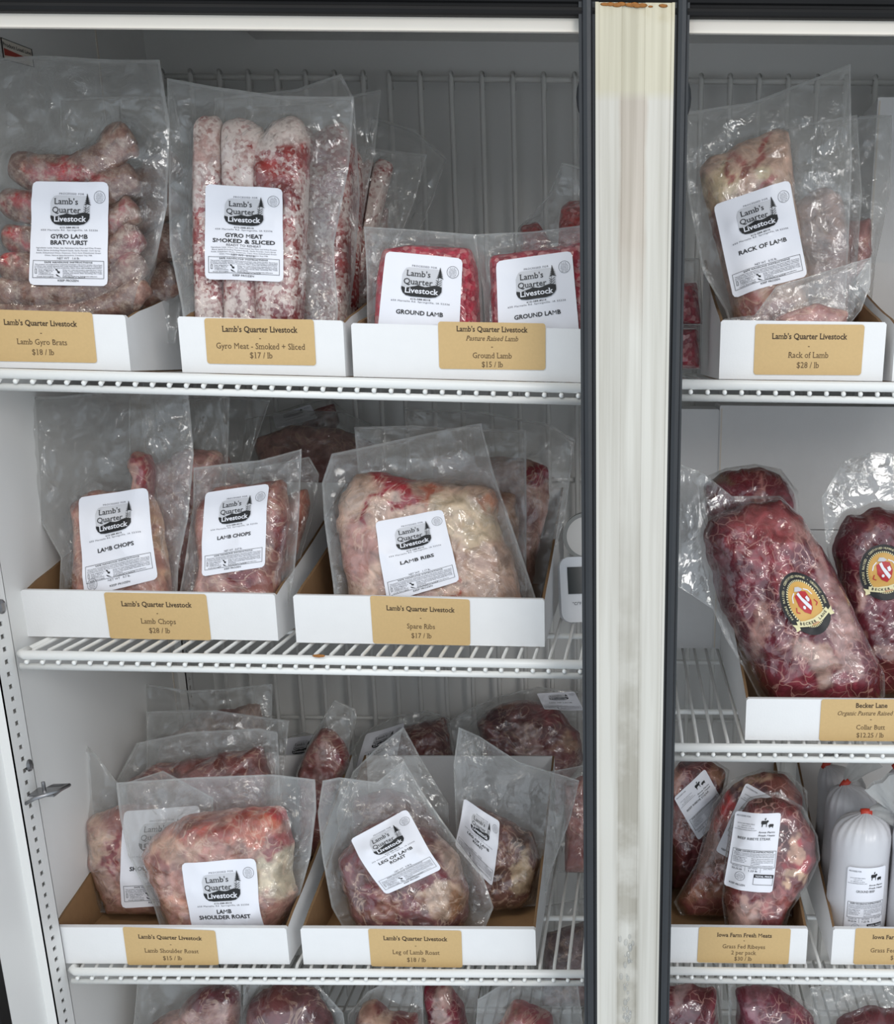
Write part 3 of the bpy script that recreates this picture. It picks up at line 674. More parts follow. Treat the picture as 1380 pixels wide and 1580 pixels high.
box('L1', 273, 527, 489, 0.012, 0.052, [(315, 491), (484, 493), (488, 564), (320, 561)], std('Gyro Meat - Smoked + Sliced', '$17 / lb'), 'white display box of frosted gyro meat, between two others')
box('L1', 541, 918, 497, 0.012, 0.050, [(676, 496), (842, 499), (842, 571), (678, 569)],
    [("Lamb's Quarter Livestock", 0.2, 0.05, 'sb', 0), ('Pasture Raised Lamb', 0.39, 0.046, 's', 0.25), ('-', 0.56, 0.05, 's', 0), ('Ground Lamb', 0.76, 0.052, 's', 0), ('$15 / lb', 0.95, 0.052, 's', 0)], 'wide white display box of ground lamb packs beside the door post', hb=0.11)
box('R1', 1113, 1368, 497, 0.012, 0.055, [(1166, 500), (1335, 501), (1329, 579), (1163, 578)], std('Rack of Lamb', '$28 / lb'), 'white display box of rack of lamb')
box('R1', 1384, 1640, 497, 0.012, 0.055, None, [], 'white display box cut off beside the rack of lamb box')
box('L2', 31, 422, 909, 0.062, 0.052, [(160, 914), (318, 917), (326, 988), (170, 985)], std('Lamb Chops', '$28 / lb'), 'white display box of lamb chops')
box('L2', 452, 839, 918, 0.055, 0.053, [(571, 919), (725, 925), (726, 996), (576, 993)], std('Spare Ribs', '$17 / lb'), 'white display box of spare ribs next to the thermometer')
box('R2', 1153, 1545, 1078, 0.012, 0.047, [(1268, 1079), (1424, 1079), (1421, 1144), (1264, 1143)],
    [('Becker Lane', 0.2, 0.05, 'sb', 0), ('Organic Pasture Raised Pork', 0.38, 0.046, 's', 0.25), ('-', 0.52, 0.05, 's', 0), ('Collar Butt', 0.72, 0.05, 's', 0), ('$12.25 / lb', 0.91, 0.05, 's', 0)], 'white display box of dark red collar butt roasts', depth=0.40, hb=0.13)
box('L3', 77, 441, 1428, 0.010, 0.047, [(189, 1430), (332, 1436), (338, 1489), (197, 1489)], std('Lamb Shoulder Roast', '$15 / lb'), 'white display box of lamb shoulder roasts')
box('L3', 464, 826, 1430, 0.010, 0.047, [(568, 1433), (712, 1436), (714, 1493), (573, 1491)], std('Leg of Lamb Roast', '$18 / lb'), 'white display box of leg of lamb roasts')
box('R3', 1034, 1247, 1429, 0.010, 0.046, [(1079, 1430), (1221, 1433), (1217, 1488), (1076, 1485)],
    [('Iowa Farm Fresh Meats', 0.26, 0.05, 'sb', 0), ('-', 0.40, 0.05, 's', 0), ('Grass Fed Ribeyes', 0.58, 0.05, 's', 0), ('2 per pack', 0.75, 0.05, 's', 0), ('$30 / lb', 0.92, 0.05, 's', 0)], 'white display box of ribeye steaks', hb=0.125)
box('R3', 1287, 1560, 1429, 0.010, 0.046, [(1321, 1432), (1463, 1434), (1460, 1489), (1317, 1488)], std('Grass Fed Ground Beef', '$12 / lb', 'Iowa Farm Fresh Meats'), 'white display box of tied ground beef chubs', hb=0.125)

# ------------------------------------------------------------------ vacuum packs
def blur(A):
    B = A.copy()
    for ax in (0, 1):
        B = 0.25 * np.roll(B, 1, ax) + 0.5 * B + 0.25 * np.roll(B, -1, ax)
    return B
def chaikin(P, n=2):
    P = np.asarray(P, float)
    for _ in range(n):
        Q = np.roll(P, -1, 0); P = np.stack([0.75 * P + 0.25 * Q, 0.25 * P + 0.75 * Q], 1).reshape(-1, 2)
    return P
def resample(P, n, keep=False):
    P = np.asarray(P, float)
    Q = np.vstack([P, P[:1]]); d = np.r_[0, np.cumsum(np.linalg.norm(np.diff(Q, axis=0), axis=1))]
    t = np.linspace(0, d[-1], n, endpoint=False)
    if keep:                                              # snap nearest samples to the corners
        for q in d[:-1]: t[np.argmin(abs(t - q))] = q
        t = np.sort(t)
    return np.stack([np.interp(t, d, Q[:, 0]), np.interp(t, d, Q[:, 1])], 1)
class Star:
    def __init__(s, P):
        s.P = P; A = np.roll(P, -1, 0); cr = P[:, 0] * A[:, 1] - A[:, 0] * P[:, 1]; ar = cr.sum() / 2
        s.c = ((P + A) * cr[:, None]).sum(0) / (6 * ar) if abs(ar) > 1e-9 else P.mean(0)
        d = P - s.c; th = np.arctan2(d[:, 1], d[:, 0]); r = np.hypot(d[:, 0], d[:, 1]); o = np.argsort(th)
        s.th = np.r_[th[o] - 2 * np.pi, th[o], th[o] + 2 * np.pi]; s.r = np.tile(r[o], 3)
    def s_of(s, u, v):
        du = u - s.c[0]; dv = v - s.c[1]; return np.hypot(du, dv) / np.interp(np.arctan2(dv, du), s.th, s.r)
def ring_mesh(P, c, nr, s0=0.0):
    n = len(P); S = np.linspace(0, 1, nr + 1)[1:] ** 0.8
    V = [c[None]] + [c + (P - c) * q for q in S]
    f = [(0, 1 + j, 1 + (j + 1) % n) for j in range(n)]
    for i in range(nr - 1):
        a = 1 + i * n; b_ = a + n
        f += [(a + j, b_ + j, b_ + (j + 1) % n, a + (j + 1) % n) for j in range(n)]
    return np.concatenate(V), f, np.r_[0, np.repeat(S, n)]
def set_attr(o, name, data, color=False):
    me = o.data
    if color:
        at = me.attributes.new(name, 'FLOAT_COLOR', 'POINT'); at.data.foreach_set('color', np.c_[data, np.ones(len(data))].astype(np.float32).ravel())
    else:
        at = me.attributes.new(name, 'FLOAT', 'POINT'); at.data.foreach_set('value', np.asarray(data, np.float32))
FLESH = (132, 58, 62); DARK = (96, 40, 46); FAT = (206, 182, 160); PINK = (186, 132, 124); RED = (168, 38, 52)
_seed = [10]
def pack(name, label, cat, key, Yb, lean, bag, meats, T=0.028, base=PINK, blobs=(), lab=None, art=None, lab_h=LH, mat='meat_cut',
         yaw=0, film='film', tight=False, group=None, part='meat', crest=None, lift=0.0, Tb=0.45, loose=1.0, lump=1.0, extra_labels=()):
    _seed[0] += 7; seed = _seed[0]; rng = np.random.RandomState(seed)
    a = math.radians(lean); yw = math.radians(yaw)
    U = np.array([math.cos(yw), math.sin(yw), 0]); back = np.array([-math.sin(yw), math.cos(yw), 0])
    Vv = back * math.sin(a) + np.array([0, 0, math.cos(a)]); N = np.cross(U, Vv)
    lo = sorted(bag, key=lambda q: -q[1])[:2]; bx_ = (lo[0][0] + lo[1][0]) / 2
    P0 = onY((bx_, lo[0][1]), Yb)
    fl = zs(key, P0[0]) + 0.0045 + lift
    P0[2] = fl + T * Tb * math.sin(a)
    def uv(p, off=0.0):
        d = ray(p); t = (off - N @ (CAM - P0)) / (N @ d); q = CAM + t * d - P0; return np.array([q @ U, q @ Vv])
    e = empty(name, P0)
    e.rotation_euler = Matrix(((U[0], Vv[0], N[0]), (U[1], Vv[1], N[1]), (U[2], Vv[2], N[2]))).to_euler()
    mpp = np.linalg.norm(uv((bx_ + 1, lo[0][1])) - uv((bx_, lo[0][1])))
    def clampv(P): P = np.array(P); P[:, 1] = np.maximum(P[:, 1], 0.001); return P
    B = clampv([uv(q) for q in bag]); Bs = resample(B, 132, True); SB = Star(Bs)
    lo_, hi_ = Bs.min(0) - 0.012, Bs.max(0) + 0.012
    step = 0.0018; nx = int((hi_[0] - lo_[0]) / step) + 2; ny = int((hi_[1] - lo_[1]) / step) + 2
    gu = lo_[0] + np.arange(nx) * step; gv = lo_[1] + np.arange(ny) * step; GU, GV = np.meshgrid(gu, gv)
    def samp(A, P):
        x = np.clip((P[:, 0] - lo_[0]) / step, 0, nx - 1.001); y = np.clip((P[:, 1] - lo_[1]) / step, 0, ny - 1.001)
        i = x.astype(int); j = y.astype(int); fx = x - i; fy = y - j
        return (A[j, i] * (1 - fx) + A[j, i + 1] * fx) * (1 - fy) + (A[j + 1, i] * (1 - fx) + A[j + 1, i + 1] * fx) * fy
    def colour(P):
        C = np.tile(lin(base), (len(P), 1))
        wx = (fbm(P[:, 0] * 45, P[:, 1] * 45, seed, 4) - 0.47) * 0.05; wy = (fbm(P[:, 0] * 45 + 9, P[:, 1] * 45, seed + 5, 4) - 0.47) * 0.05
        wx = wx + (fbm(P[:, 0] * 150, P[:, 1] * 150, seed + 61, 3) - 0.44) * 0.016; wy = wy + (fbm(P[:, 0] * 150, P[:, 1] * 150 + 7, seed + 62, 3) - 0.44) * 0.016
        C = C * (0.60 + 0.80 * fbm(P[:, 0] * 60, P[:, 1] * 60, seed + 2, 4))[:, None]
        for bl in blobs:
            (px, py), rx, ry, ang, rgb = bl[:5]; soft = bl[5] if len(bl) > 5 else 0.26
            c = uv((px, py), T * 0.8); w = math.radians(-ang)
            du = P[:, 0] + wx - c[0]; dv = P[:, 1] + wy - c[1]
            x = (du * math.cos(w) + dv * math.sin(w)) / (rx * mpp); y = (-du * math.sin(w) + dv * math.cos(w)) / (ry * mpp)
            k = 1 - smoothstep(1 - soft, 1 + soft, np.hypot(x, y))
            C = C * (1 - k[:, None]) + lin(rgb) * k[:, None] * (0.85 + 0.3 * fbm(P[:, 0] * 90, P[:, 1] * 90, seed + 3, 3))[:, None]
        return np.clip(C, 0, 1)
    H = np.zeros((ny, nx))
    for k, mt in enumerate(meats):
        if mt[0] == 'tube':
            path = np.array([uv(q, mt[2] * mpp) for q in mt[1]]); R = mt[2] * mpp
            t = np.linspace(0, len(path) - 1, 36); i = np.minimum(t.astype(int), len(path) - 2); fr = (t - i)[:, None]
            pm = path[np.maximum(i - 1, 0)]; p1 = path[i]; p2 = path[i + 1]; p3 = path[np.minimum(i + 2, len(path) - 1)]
            C_ = 0.5 * (2 * p1 + (p2 - pm) * fr + (2 * pm - 5 * p1 + 4 * p2 - p3) * fr ** 2 + (-pm + 3 * p1 - 3 * p2 + p3) * fr ** 3)
            C_[:, 1] = np.maximum(C_[:, 1], R * 0.9)
            s = np.linspace(0, 1, 36); prof = np.sqrt(np.clip(1 - (np.abs(2 * s - 1)) ** 14, 0, 1)); prof[0] = prof[-1] = 0.25
            rr = R * prof * (1 + 0.16 * (fbm(s * 7, s * 0 + k, seed + k, 3) - 0.45) * 2)
            V = []; kk = 18
            for q in range(36):
                tg = C_[min(q + 1, 35)] - C_[max(q - 1, 0)]; tg = tg / (np.linalg.norm(tg) + 1e-9); nn = np.array([-tg[1], tg[0]])
                for j in range(kk):
                    w = 2 * math.pi * j / kk; bump = 1 + 0.06 * math.sin(3 * w + q * 0.7 + k)
                    V.append((*(C_[q] + nn * rr[q] * math.cos(w) * bump), R * 0.55 + rr[q] * math.sin(w) * bump * 0.85))
            V = np.array(V)
            f = [(i_ * kk + j, i_ * kk + (j + 1) % kk, (i_ + 1) * kk + (j + 1) % kk, (i_ + 1) * kk + j) for i_ in range(35) for j in range(kk)] + [tuple(range(kk))[::-1], tuple(range(35 * kk, 36 * kk))]
            o = mesh_obj(part, V, f, mat, e, True); set_attr(o, 'Col', colour(V[:, :2]), True)
            for q in range(0, 36, 2):
                d2 = (GU - C_[q][0]) ** 2 + (GV - C_[q][1]) ** 2
                H = np.maximum(H, np.where(d2 < rr[q] ** 2, R * 0.55 + 0.85 * np.sqrt(np.clip(rr[q] ** 2 - d2, 0, None)), 0))
        else:
            P = clampv([uv(q) for q in mt[1]]); P = resample(chaikin(chaikin(resample(P, 40, True), 1), 1), 132); S = Star(P); Tk = T * (mt[2] if len(mt) > 2 else 1.0)
            P = S.c + (P - S.c) * (1 + lump * 0.05 * (fbm(P[:, 0] * 70, P[:, 1] * 70, seed + 31, 3) - 0.45)[:, None] * 2)
            P[:, 1] = np.maximum(P[:, 1], 0.001)
            S = Star(P)
            def hgt(u, v, s, T_=Tk):
                s = np.clip(s, 0, 1); d = np.sqrt(np.clip(1 - s ** 4.6, 0, 1))
                lp = (fbm(u * 38, v * 38, seed + 11 + k, 3) - 0.47) * 0.55 * lump + (fbm(u * 130, v * 130, seed + 12, 3) - 0.47) * 0.14 * lump
                return T_ * d * (1 + lp * (1 - s ** 4))
            V2, f, s = ring_mesh(P, S.c, 34); hz = hgt(V2[:, 0], V2[:, 1], s)
            Vb, fb, sb = ring_mesh(P, S.c, 8); hb_ = -Tk * Tb * np.sqrt(np.clip(1 - sb ** 4.6, 0, 1))
            n = len(V2); V = np.r_[np.c_[V2, hz], np.c_[Vb, hb_]]
            f = f + [tuple(i + n for i in q)[::-1] for q in fb]
            o = mesh_obj(part, V, f, mat, e, True); set_attr(o, 'Col', colour(V[:, :2]), True)
            sg = S.s_of(GU, GV); H = np.maximum(H, np.where(sg < 1, hgt(GU, GV, sg), 0))
    # film draped over the contents
    sb_ = SB.s_of(GU, GV); edge = smoothstep(0.0, 0.16, 1 - sb_)
    Fh = H.copy()
    for _ in range(5 if tight else int(16 * loose)): Fh = np.maximum(H, blur(blur(Fh)) * 0.985)
    onm = smoothstep(0.0, 0.004, H)
    if not tight:
        rg = 1 - np.abs(fbm(GU * 24 + rng.rand() * 9, GV * 18, seed + 41, 4) * 2 - 0.94); rg2 = 1 - np.abs(fbm(GU * 60, GV * 40, seed + 43, 3) * 2 - 0.9)
        wr = (rg ** 4) * 0.006 + (rg2 ** 4) * 0.0022
        Fh = np.maximum(Fh * (0.35 + 0.65 * edge), H) + wr * edge * (1 - 0.85 * onm)
    else:
        Fh = np.maximum(Fh, H)
    Fh = Fh + 0.0007
    Fb = -Fh * Tb * (0.9 if not tight else 1.02)
    bend = (fbm(GU * 9 + 3, GV * 9, seed + 51, 2) - 0.4) * 0.022 * smoothstep(0.25, 1.0, (GV - lo_[1]) / (hi_[1] - lo_[1])) * (1 - blur(blur(onm)))
    for _ in range(6): bend = blur(bend)
    if tight: bend = bend * 0.6
    Fh = Fh + bend; Fb = np.minimum(Fb + bend, Fh - 0.0009)
    V2, f, s = ring_mesh(Bs, SB.c, 44); hz = samp(Fh, V2); hb2 = samp(Fb, V2)
    V2b = V2.copy(); jag = (s > 0.985)
    hz = np.where(jag, (hz + hb2) / 2 + 0.0003, hz); hb2 = np.where(jag, hz - 0.0006, hb2)
    n = len(V2); V = np.r_[np.c_[V2, hz], np.c_[V2b, hb2]]
    fo = mesh_obj('bag', V, f + [tuple(i + n for i in q)[::-1] for q in f], film, e, True)
    seal = np.where(s > 0.975, 1.0, 0.0) * 0.9 + smoothstep(0.86, 0.93, s) * 0.35
    touch = samp(blur(onm), V2) * (1 - 0.5 * smoothstep(0.9, 1.0, s))
    set_attr(fo, 'seal', np.r_[seal - 0.85 * touch, seal - 0.85 * touch])
    fo['label'] = 'clear plastic bag'
    # stickers on the bag
    def sticker(quad, art_, lh, oval=False, pname='label', plab='printed white label'):
        q = np.array([uv(p_, T * 0.85) for p_ in quad])
        gs = np.linspace(0, 1, 25); SS, TT = np.meshgrid(gs, gs); PP = bil(q, SS.ravel(), TT.ravel())
        h0 = samp(Fh, PP).reshape(25, 25) + 0.0008; h = h0.copy()
        for _ in range(40):
            pd = np.pad(h, 1, mode='edge'); h = np.maximum(h0, (pd[1:-1, 1:-1] * 2 + pd[:-2, 1:-1] + pd[2:, 1:-1] + pd[1:-1, :-2] + pd[1:-1, 2:]) / 6)
        def at(sx, tx, lev):
            x = np.clip(np.asarray(sx) * 24, 0, 23.999); y = np.clip(np.asarray(tx) * 24, 0, 23.999); i = x.astype(int); j = y.astype(int); fx = x - i; fy = y - j
            hh = (h[j, i] * (1 - fx) + h[j, i + 1] * fx) * (1 - fy) + (h[j + 1, i] * (1 - fx) + h[j + 1, i + 1] * fx) * fy
            return np.c_[bil(q, sx, tx), hh + 0.0005 * lev]
        if oval: O = np.array([(0.5 + 0.5 * math.cos(w), lh / 2 + lh / 2 * math.sin(w)) for w in np.linspace(0, 2 * math.pi, 48, endpoint=False)])
        else: O = resample(rounded(1, lh, 0.06), 96)
        R, f_, s_ = ring_mesh(O, np.array([0.5, lh / 2]), 14)
        lo2 = mesh_obj(pname, at(R[:, 0], R[:, 1] / lh, 0), f_, 'ink' if oval else 'paper', e, True); lo2['label'] = plab
        if art_ is not None:
            if oval: art_.it = art_.it[1:]
            build_print('lettering', art_, lambda x, y, l: at(x, y / lh, l), lo2)
    if lab is not None: sticker(lab, art, lab_h)
    for (q_, a_, h_) in extra_labels: sticker(q_, a_, h_)
    if crest is not None: sticker(crest, crest_art(), 1.24, True, 'crest_sticker', 'oval black and gold crest sticker')
    tag(e, label, cat, group)
    return e

def sh(poly, dx, dy): return [(x + dx, y + dy) for x, y in poly]
CASE = (138, 104, 92); REDC = (168, 44, 50); FROSTRED = (150, 52, 50)
# --- shelf L1
braw = [([(10, 252), (60, 264), (110, 262), (150, 246), (178, 218), (200, 205)], 25), ([(-5, 308), (60, 318), (120, 306), (170, 284), (208, 268)], 23),
        ([(0, 362), (90, 372), (160, 344), (208, 316)], 22), ([(-5, 408), (90, 416), (160, 392), (214, 356)], 22), ([(-20, 448), (90, 450), (170, 428), (218, 398)], 21), ([(-30, 482), (90, 486), (180, 466), (222, 432)], 20)]
pack('bratwurst_pack', 'clear bag of gyro lamb bratwurst sausages standing against the left wall', 'meat pack', 'L1', 0.05, 9,
     [(-18, 90), (90, 89), (246, 92), (262, 190), (258, 320), (240, 410), (216, 480), (214, 545), (-14, 545)],
     [('tube', a_, b_) for a_, b_ in braw], T=0.03, base=CASE, blobs=[((90, 262), 62, 14, 5, REDC), ((20, 302), 28, 16, 0, REDC), ((20, 358), 30, 10, 0, REDC), ((20, 400), 30, 10, 0, REDC), ((190, 330), 30, 14, -40, (150, 66, 66)), ((200, 385), 26, 12, -40, (140, 62, 64))],
     mat='meat_sausage', part='sausage', lab=[(48, 278), (166, 280), (163, 440), (41, 438)], art=lamb_art(['GYRO LAMB', 'BRATWURST'], '1.6', True), loose=0.8)
pack('bratwurst_pack', 'bag of bratwurst half hidden behind the front bratwurst bag', 'meat pack', 'L1', 0.115, 9,
     [(90, 150), (270, 150), (288, 250), (290, 400), (280, 470), (270, 530), (100, 530)], [('tube', [(110, 260), (190, 290), (270, 240)], 24), ('tube', [(110, 320), (190, 340), (272, 300)], 24), ('tube', [(110, 380), (190, 400), (272, 360)], 24), ('tube', [(110, 440), (190, 460), (270, 420)], 24)],
     base=CASE, mat='meat_sausage', part='sausage')
gyA = [(302, 186), (320, 175), (343, 184), (347, 300), (352, 545), (306, 545), (300, 350)]
gyB = [(345, 192), (375, 181), (409, 192), (408, 300), (402, 545), (350, 545), (346, 300)]
gyC = [(395, 225), (410, 200), (440, 178), (468, 182), (479, 215), (476, 330), (468, 545), (400, 545), (392, 350)]
gbag = [(256, 119), (330, 133), (420, 146), (545, 147), (537, 260), (515, 380), (522, 480), (515, 545), (290, 545), (280, 470), (262, 380)]
pack('gyro_meat_pack', 'labelled bag of frosted sliced gyro meat at the front of its box', 'meat pack', 'L1', 0.05, 9, gbag,
     [('blob', gyA, 0.8), ('blob', gyB, 0.95), ('blob', gyC, 1.1)], T=0.022, base=FROSTRED, blobs=[((320, 230), 26, 60, 0, (196, 160, 152)), ((430, 200), 40, 34, 0, (208, 186, 178)), ((415, 250), 24, 20, 0, (152, 36, 32)), ((370, 245), 20, 30, 0, (160, 50, 48)), ((400, 470), 70, 30, 0, (140, 52, 56))],
     mat='meat_frost', part='meat_slice', lab=[(318, 284), (440, 295), (441, 438), (317, 431)], art=lamb_art(['GYRO MEAT', 'SMOKED & SLICED'], '0.93', True, True))
pack('gyro_meat_pack', 'second gyro meat bag, pressed behind the labelled gyro bag', 'meat pack', 'L1', 0.105, 9,
     [(330, 150), (460, 138), (528, 116), (548, 155), (556, 300), (548, 420), (530, 540), (330, 540)], [('blob', sh(gyA, 60, 10)), ('blob', sh(gyB, 75, 8)), ('blob', sh(gyC, 68, 12))], T=0.02, base=FROSTRED, mat='meat_frost', part='meat_slice')
pack('gyro_meat_pack', 'third gyro meat bag with its top edge slanting behind the second', 'meat pack', 'L1', 0.155, 10,
     [(380, 165), (500, 155), (588, 138), (580, 230), (560, 340), (548, 420), (535, 535), (380, 535)], [('blob', sh(gyB, 105, 40)), ('blob', sh(gyC, 82, 40))], T=0.018, base=FROSTRED, mat='meat_frost', part='meat_slice')
pack('gyro_meat_pack', 'leaning bag of narrow gyro strips tilted over the ground lamb box side', 'meat pack', 'L1', 0.20, 14,
     [(556, 226), (612, 232), (658, 236), (640, 310), (605, 400), (572, 470), (535, 530), (470, 530), (500, 420), (535, 300)],
     [('blob', [(558, 252), (566, 244), (578, 250), (566, 330), (545, 430), (520, 520), (496, 520), (530, 400)]), ('blob', [(582, 246), (600, 243), (608, 254), (590, 330), (570, 400), (548, 470), (530, 520), (515, 520), (545, 430), (566, 340)])], T=0.016, base=FROSTRED, mat='meat_frost', part='meat_slice')
pack('gyro_meat_pack', 'nearly empty topped gyro bag sloping furthest back by the wire guard', 'meat pack', 'L1', 0.255, 16,
     [(575, 178), (640, 200), (690, 246), (672, 300), (630, 400), (590, 500), (520, 500), (545, 330)], [('blob', [(570, 330), (600, 320), (600, 400), (560, 490), (530, 490), (548, 400)])], T=0.014, base=FROSTRED, mat='meat_frost', part='meat_slice')
GL = (190, 52, 74)
pack('ground_lamb_pack', 'bright red flat ground lamb pack at the left of its wide box', 'meat pack', 'L1', 0.045, 6,
     [(561, 349), (640, 354), (735, 362), (742, 430), (746, 500), (744, 560), (568, 560), (566, 430)], [('blob', [(592, 384), (640, 378), (728, 384), (738, 420), (742, 480), (742, 560), (576, 560), (582, 430)])], T=0.022, base=GL,
     mat='meat_ground', lab=[(596, 388), (715, 400), (708, 556), (580, 546)], art=lamb_art(['GROUND LAMB'], '1.0'), lump=0.35)
pack('ground_lamb_pack', 'ground lamb pack tilted against the door post', 'meat pack', 'L1', 0.045, 6,
     [(730, 362), (820, 356), (906, 346), (914, 430), (916, 560), (752, 560), (746, 450)], [('blob', [(756, 396), (830, 384), (902, 374), (910, 430), (912, 560), (762, 560), (758, 470)])], T=0.022, base=(172, 56, 72),
     mat='meat_ground', lab=[(766, 404), (883, 388), (897, 545), (772, 562)], art=lamb_art(['GROUND LAMB'], '1.1'), lump=0.35)
pack('ground_lamb_pack', 'crumpled bag with a red knob of meat behind the ground lamb packs', 'meat pack', 'L1', 0.13, 14,
     [(800, 352), (846, 302), (868, 250), (892, 256), (930, 285), (930, 420), (925, 530), (790, 530), (790, 420)], [('blob', [(866, 320), (880, 310), (905, 312), (925, 340), (925, 500), (860, 500), (862, 360)]), ('blob', [(805, 352), (830, 344), (850, 370), (850, 500), (800, 500)])], T=0.025, base=(176, 60, 54), mat='meat_ground')
# --- shelf R1
pack('rack_of_lamb_pack', 'tall bag with a pale rack of lamb and tilted label', 'meat pack', 'R1', 0.075, 10,
     [(1056, 176), (1160, 160), (1230, 130), (1312, 101), (1315, 250), (1308, 420), (1300, 545), (1140, 545), (1120, 480), (1085, 420), (1062, 300)],
     [('blob', [(1078, 258), (1095, 245), (1150, 218), (1206, 197), (1218, 210), (1226, 300), (1246, 420), (1256, 545), (1150, 545), (1128, 470), (1103, 370), (1086, 300)])], T=0.03, base=(200, 168, 150),
     blobs=[((1105, 280), 24, 40, 20, (220, 198, 164)), ((1180, 260), 24, 14, -20, (222, 206, 174)), ((1170, 232), 36, 8, -28, (168, 92, 84)), ((1140, 250), 40, 6, -30, (172, 110, 100)), ((1180, 285), 30, 8, -20, (192, 124, 120)), ((1165, 480), 40, 24, 0, (180, 122, 116))],
     lab=[(1101, 317), (1218, 280), (1246, 427), (1132, 461)], art=lamb_art(['RACK OF LAMB'], '0.75'))
pack('rack_of_lamb_pack', 'second rack of lamb bag showing behind the first, pale ribs only', 'meat pack', 'R1', 0.135, 11,
     [(1180, 205), (1260, 190), (1322, 180), (1330, 300), (1322, 420), (1315, 545), (1190, 545)], [('blob', [(1215, 320), (1260, 290), (1300, 300), (1312, 400), (1305, 545), (1210, 545)])], T=0.026, base=(196, 160, 148))
pack('rack_of_lamb_pack', 'hindmost bag in the rack of lamb box, loose film to one side', 'meat pack', 'R1', 0.19, 12,
     [(1270, 200), (1330, 176), (1377, 176), (1374, 300), (1352, 400), (1340, 530), (1240, 530)], [('blob', [(1265, 400), (1300, 345), (1345, 335), (1345, 395), (1308, 450), (1300, 530), (1250, 530)])], T=0.02, base=(180, 130, 126))
pack('rack_of_lamb_pack', 'crumpled shiny bag flap slumped over the front of the rack box', 'meat pack', 'R1', 0.035, 4,
     [(1118, 492), (1165, 486), (1198, 442), (1270, 420), (1346, 396), (1344, 440), (1330, 478), (1312, 500), (1306, 560), (1128, 560)], [('blob', [(1180, 520), (1200, 488), (1260, 468), (1310, 480), (1300, 560), (1180, 560)])], T=0.012, base=(200, 150, 142), loose=0.6)
pack('ground_lamb_pack', 'red ground meat pack raised on another between door post and rack box', 'meat pack', 'R1', 0.20, 3,
     [(985, 398), (1080, 398), (1084, 470), (1084, 500), (985, 500)], [('blob', [(990, 440), (1076, 436), (1082, 500), (990, 500)])], T=0.018, base=(172, 56, 72), mat='meat_ground', lift=0.045, lump=0.4)
pack('ground_lamb_pack', 'lower red ground meat pack beside the rack of lamb box', 'meat pack', 'R1', 0.20, 3,
     [(985, 500), (1080, 502), (1082, 570), (985, 570)], [('blob', [(990, 508), (1078, 508), (1080, 568), (990, 568)])], T=0.018, base=(172, 56, 72), mat='meat_ground', lump=0.4)
# --- shelf L2
pack('lamb_chop_pack', 'large milky bag of lamb chops, empty upper half, by the left wall', 'meat pack', 'L2', 0.105, 12,
     [(22, 613), (90, 612), (170, 604), (290, 600), (298, 700), (290, 800), (276, 870), (272, 965), (90, 965), (94, 860), (60, 800), (36, 720)],
     [('blob', [(114, 775), (140, 758), (200, 758), (240, 765), (252, 800), (262, 870), (270, 965), (112, 965), (120, 860)]), ('blob', [(203, 712), (214, 696), (234, 700), (240, 725), (234, 790), (205, 800), (214, 740)], 0.8)], T=0.03, base=(190, 140, 126),
     blobs=[((222, 716), 12, 22, 0, (150, 66, 70)), ((248, 830), 16, 46, 0, (212, 172, 142)), ((130, 830), 14, 50, 0, (146, 88, 86)), ((220, 780), 16, 30, 0, (200, 160, 138))],
     lab=[(122, 768), (226, 752), (244, 893), (135, 922)], art=lamb_art(['LAMB CHOPS'], '0.7', low=True))
pack('lamb_chop_pack', 'smaller bag of lamb chops with a crooked label, right of the large one', 'meat pack', 'L2', 0.105, 12,
     [(300, 722), (400, 710), (464, 692), (462, 800), (455, 880), (440, 965), (270, 965), (285, 870), (298, 780)],
     [('blob', [(304, 784), (330, 754), (400, 744), (442, 738), (450, 800), (434, 880), (436, 965), (296, 965), (308, 870)])], T=0.032, base=(176, 122, 112),
     blobs=[((440, 770), 20, 40, 0, (204, 160, 136)), ((375, 900), 30, 16, 0, (128, 46, 52)), ((430, 840), 12, 30, 0, (146, 76, 76)), ((320, 780), 16, 24, 0, (156, 82, 80)), ((320, 900), 20, 20, 0, (196, 150, 140))],
     lab=[(316, 760), (415, 746), (411, 875), (314, 890)], art=lamb_art(['LAMB CHOPS'], '0.67'))
pack('lamb_chop_pack', 'lamb chop bag peeking out behind the crooked label pack', 'meat pack', 'L2', 0.165, 12,
     [(395, 722), (478, 705), (493, 732), (482, 800), (462, 870), (440, 940), (360, 940), (370, 830)], [('blob', [(400, 780), (455, 760), (474, 754), (480, 778), (464, 840), (440, 920), (380, 920)])], T=0.026, base=(184, 120, 104))
pack('lamb_chop_pack', 'shiny crumpled lamb chop bag behind the large milky bag', 'meat pack', 'L2', 0.18, 12,
     [(200, 606), (280, 600), (356, 600), (352, 720), (335, 850), (330, 930), (200, 930)], [('blob', [(230, 720), (290, 690), (345, 695), (340, 780), (320, 930), (220, 930)])], T=0.028, base=(186, 140, 134), loose=0.5)
pack('lamb_chop_pack', 'lamb chop bag with a peaked corner, furthest back in its box', 'meat pack', 'L2', 0.24, 14,
     [(280, 615), (345, 610), (418, 618), (396, 680), (380, 730), (372, 900), (290, 900)], [('blob', [(300, 720), (350, 700), (372, 740), (360, 890), (300, 890)])], T=0.026, base=(170, 124, 120))
pack('rib_pack', 'long pale rib pack lying tilted behind the lamb chops', 'meat pack', 'L2', 0.450, 18,
     [(380, 648), (450, 634), (530, 636), (592, 662), (596, 720), (560, 800), (400, 800), (372, 720)], [('blob', [(390, 680), (450, 656), (530, 662), (588, 690), (560, 760), (410, 760)])], T=0.020, base=(176, 140, 132))
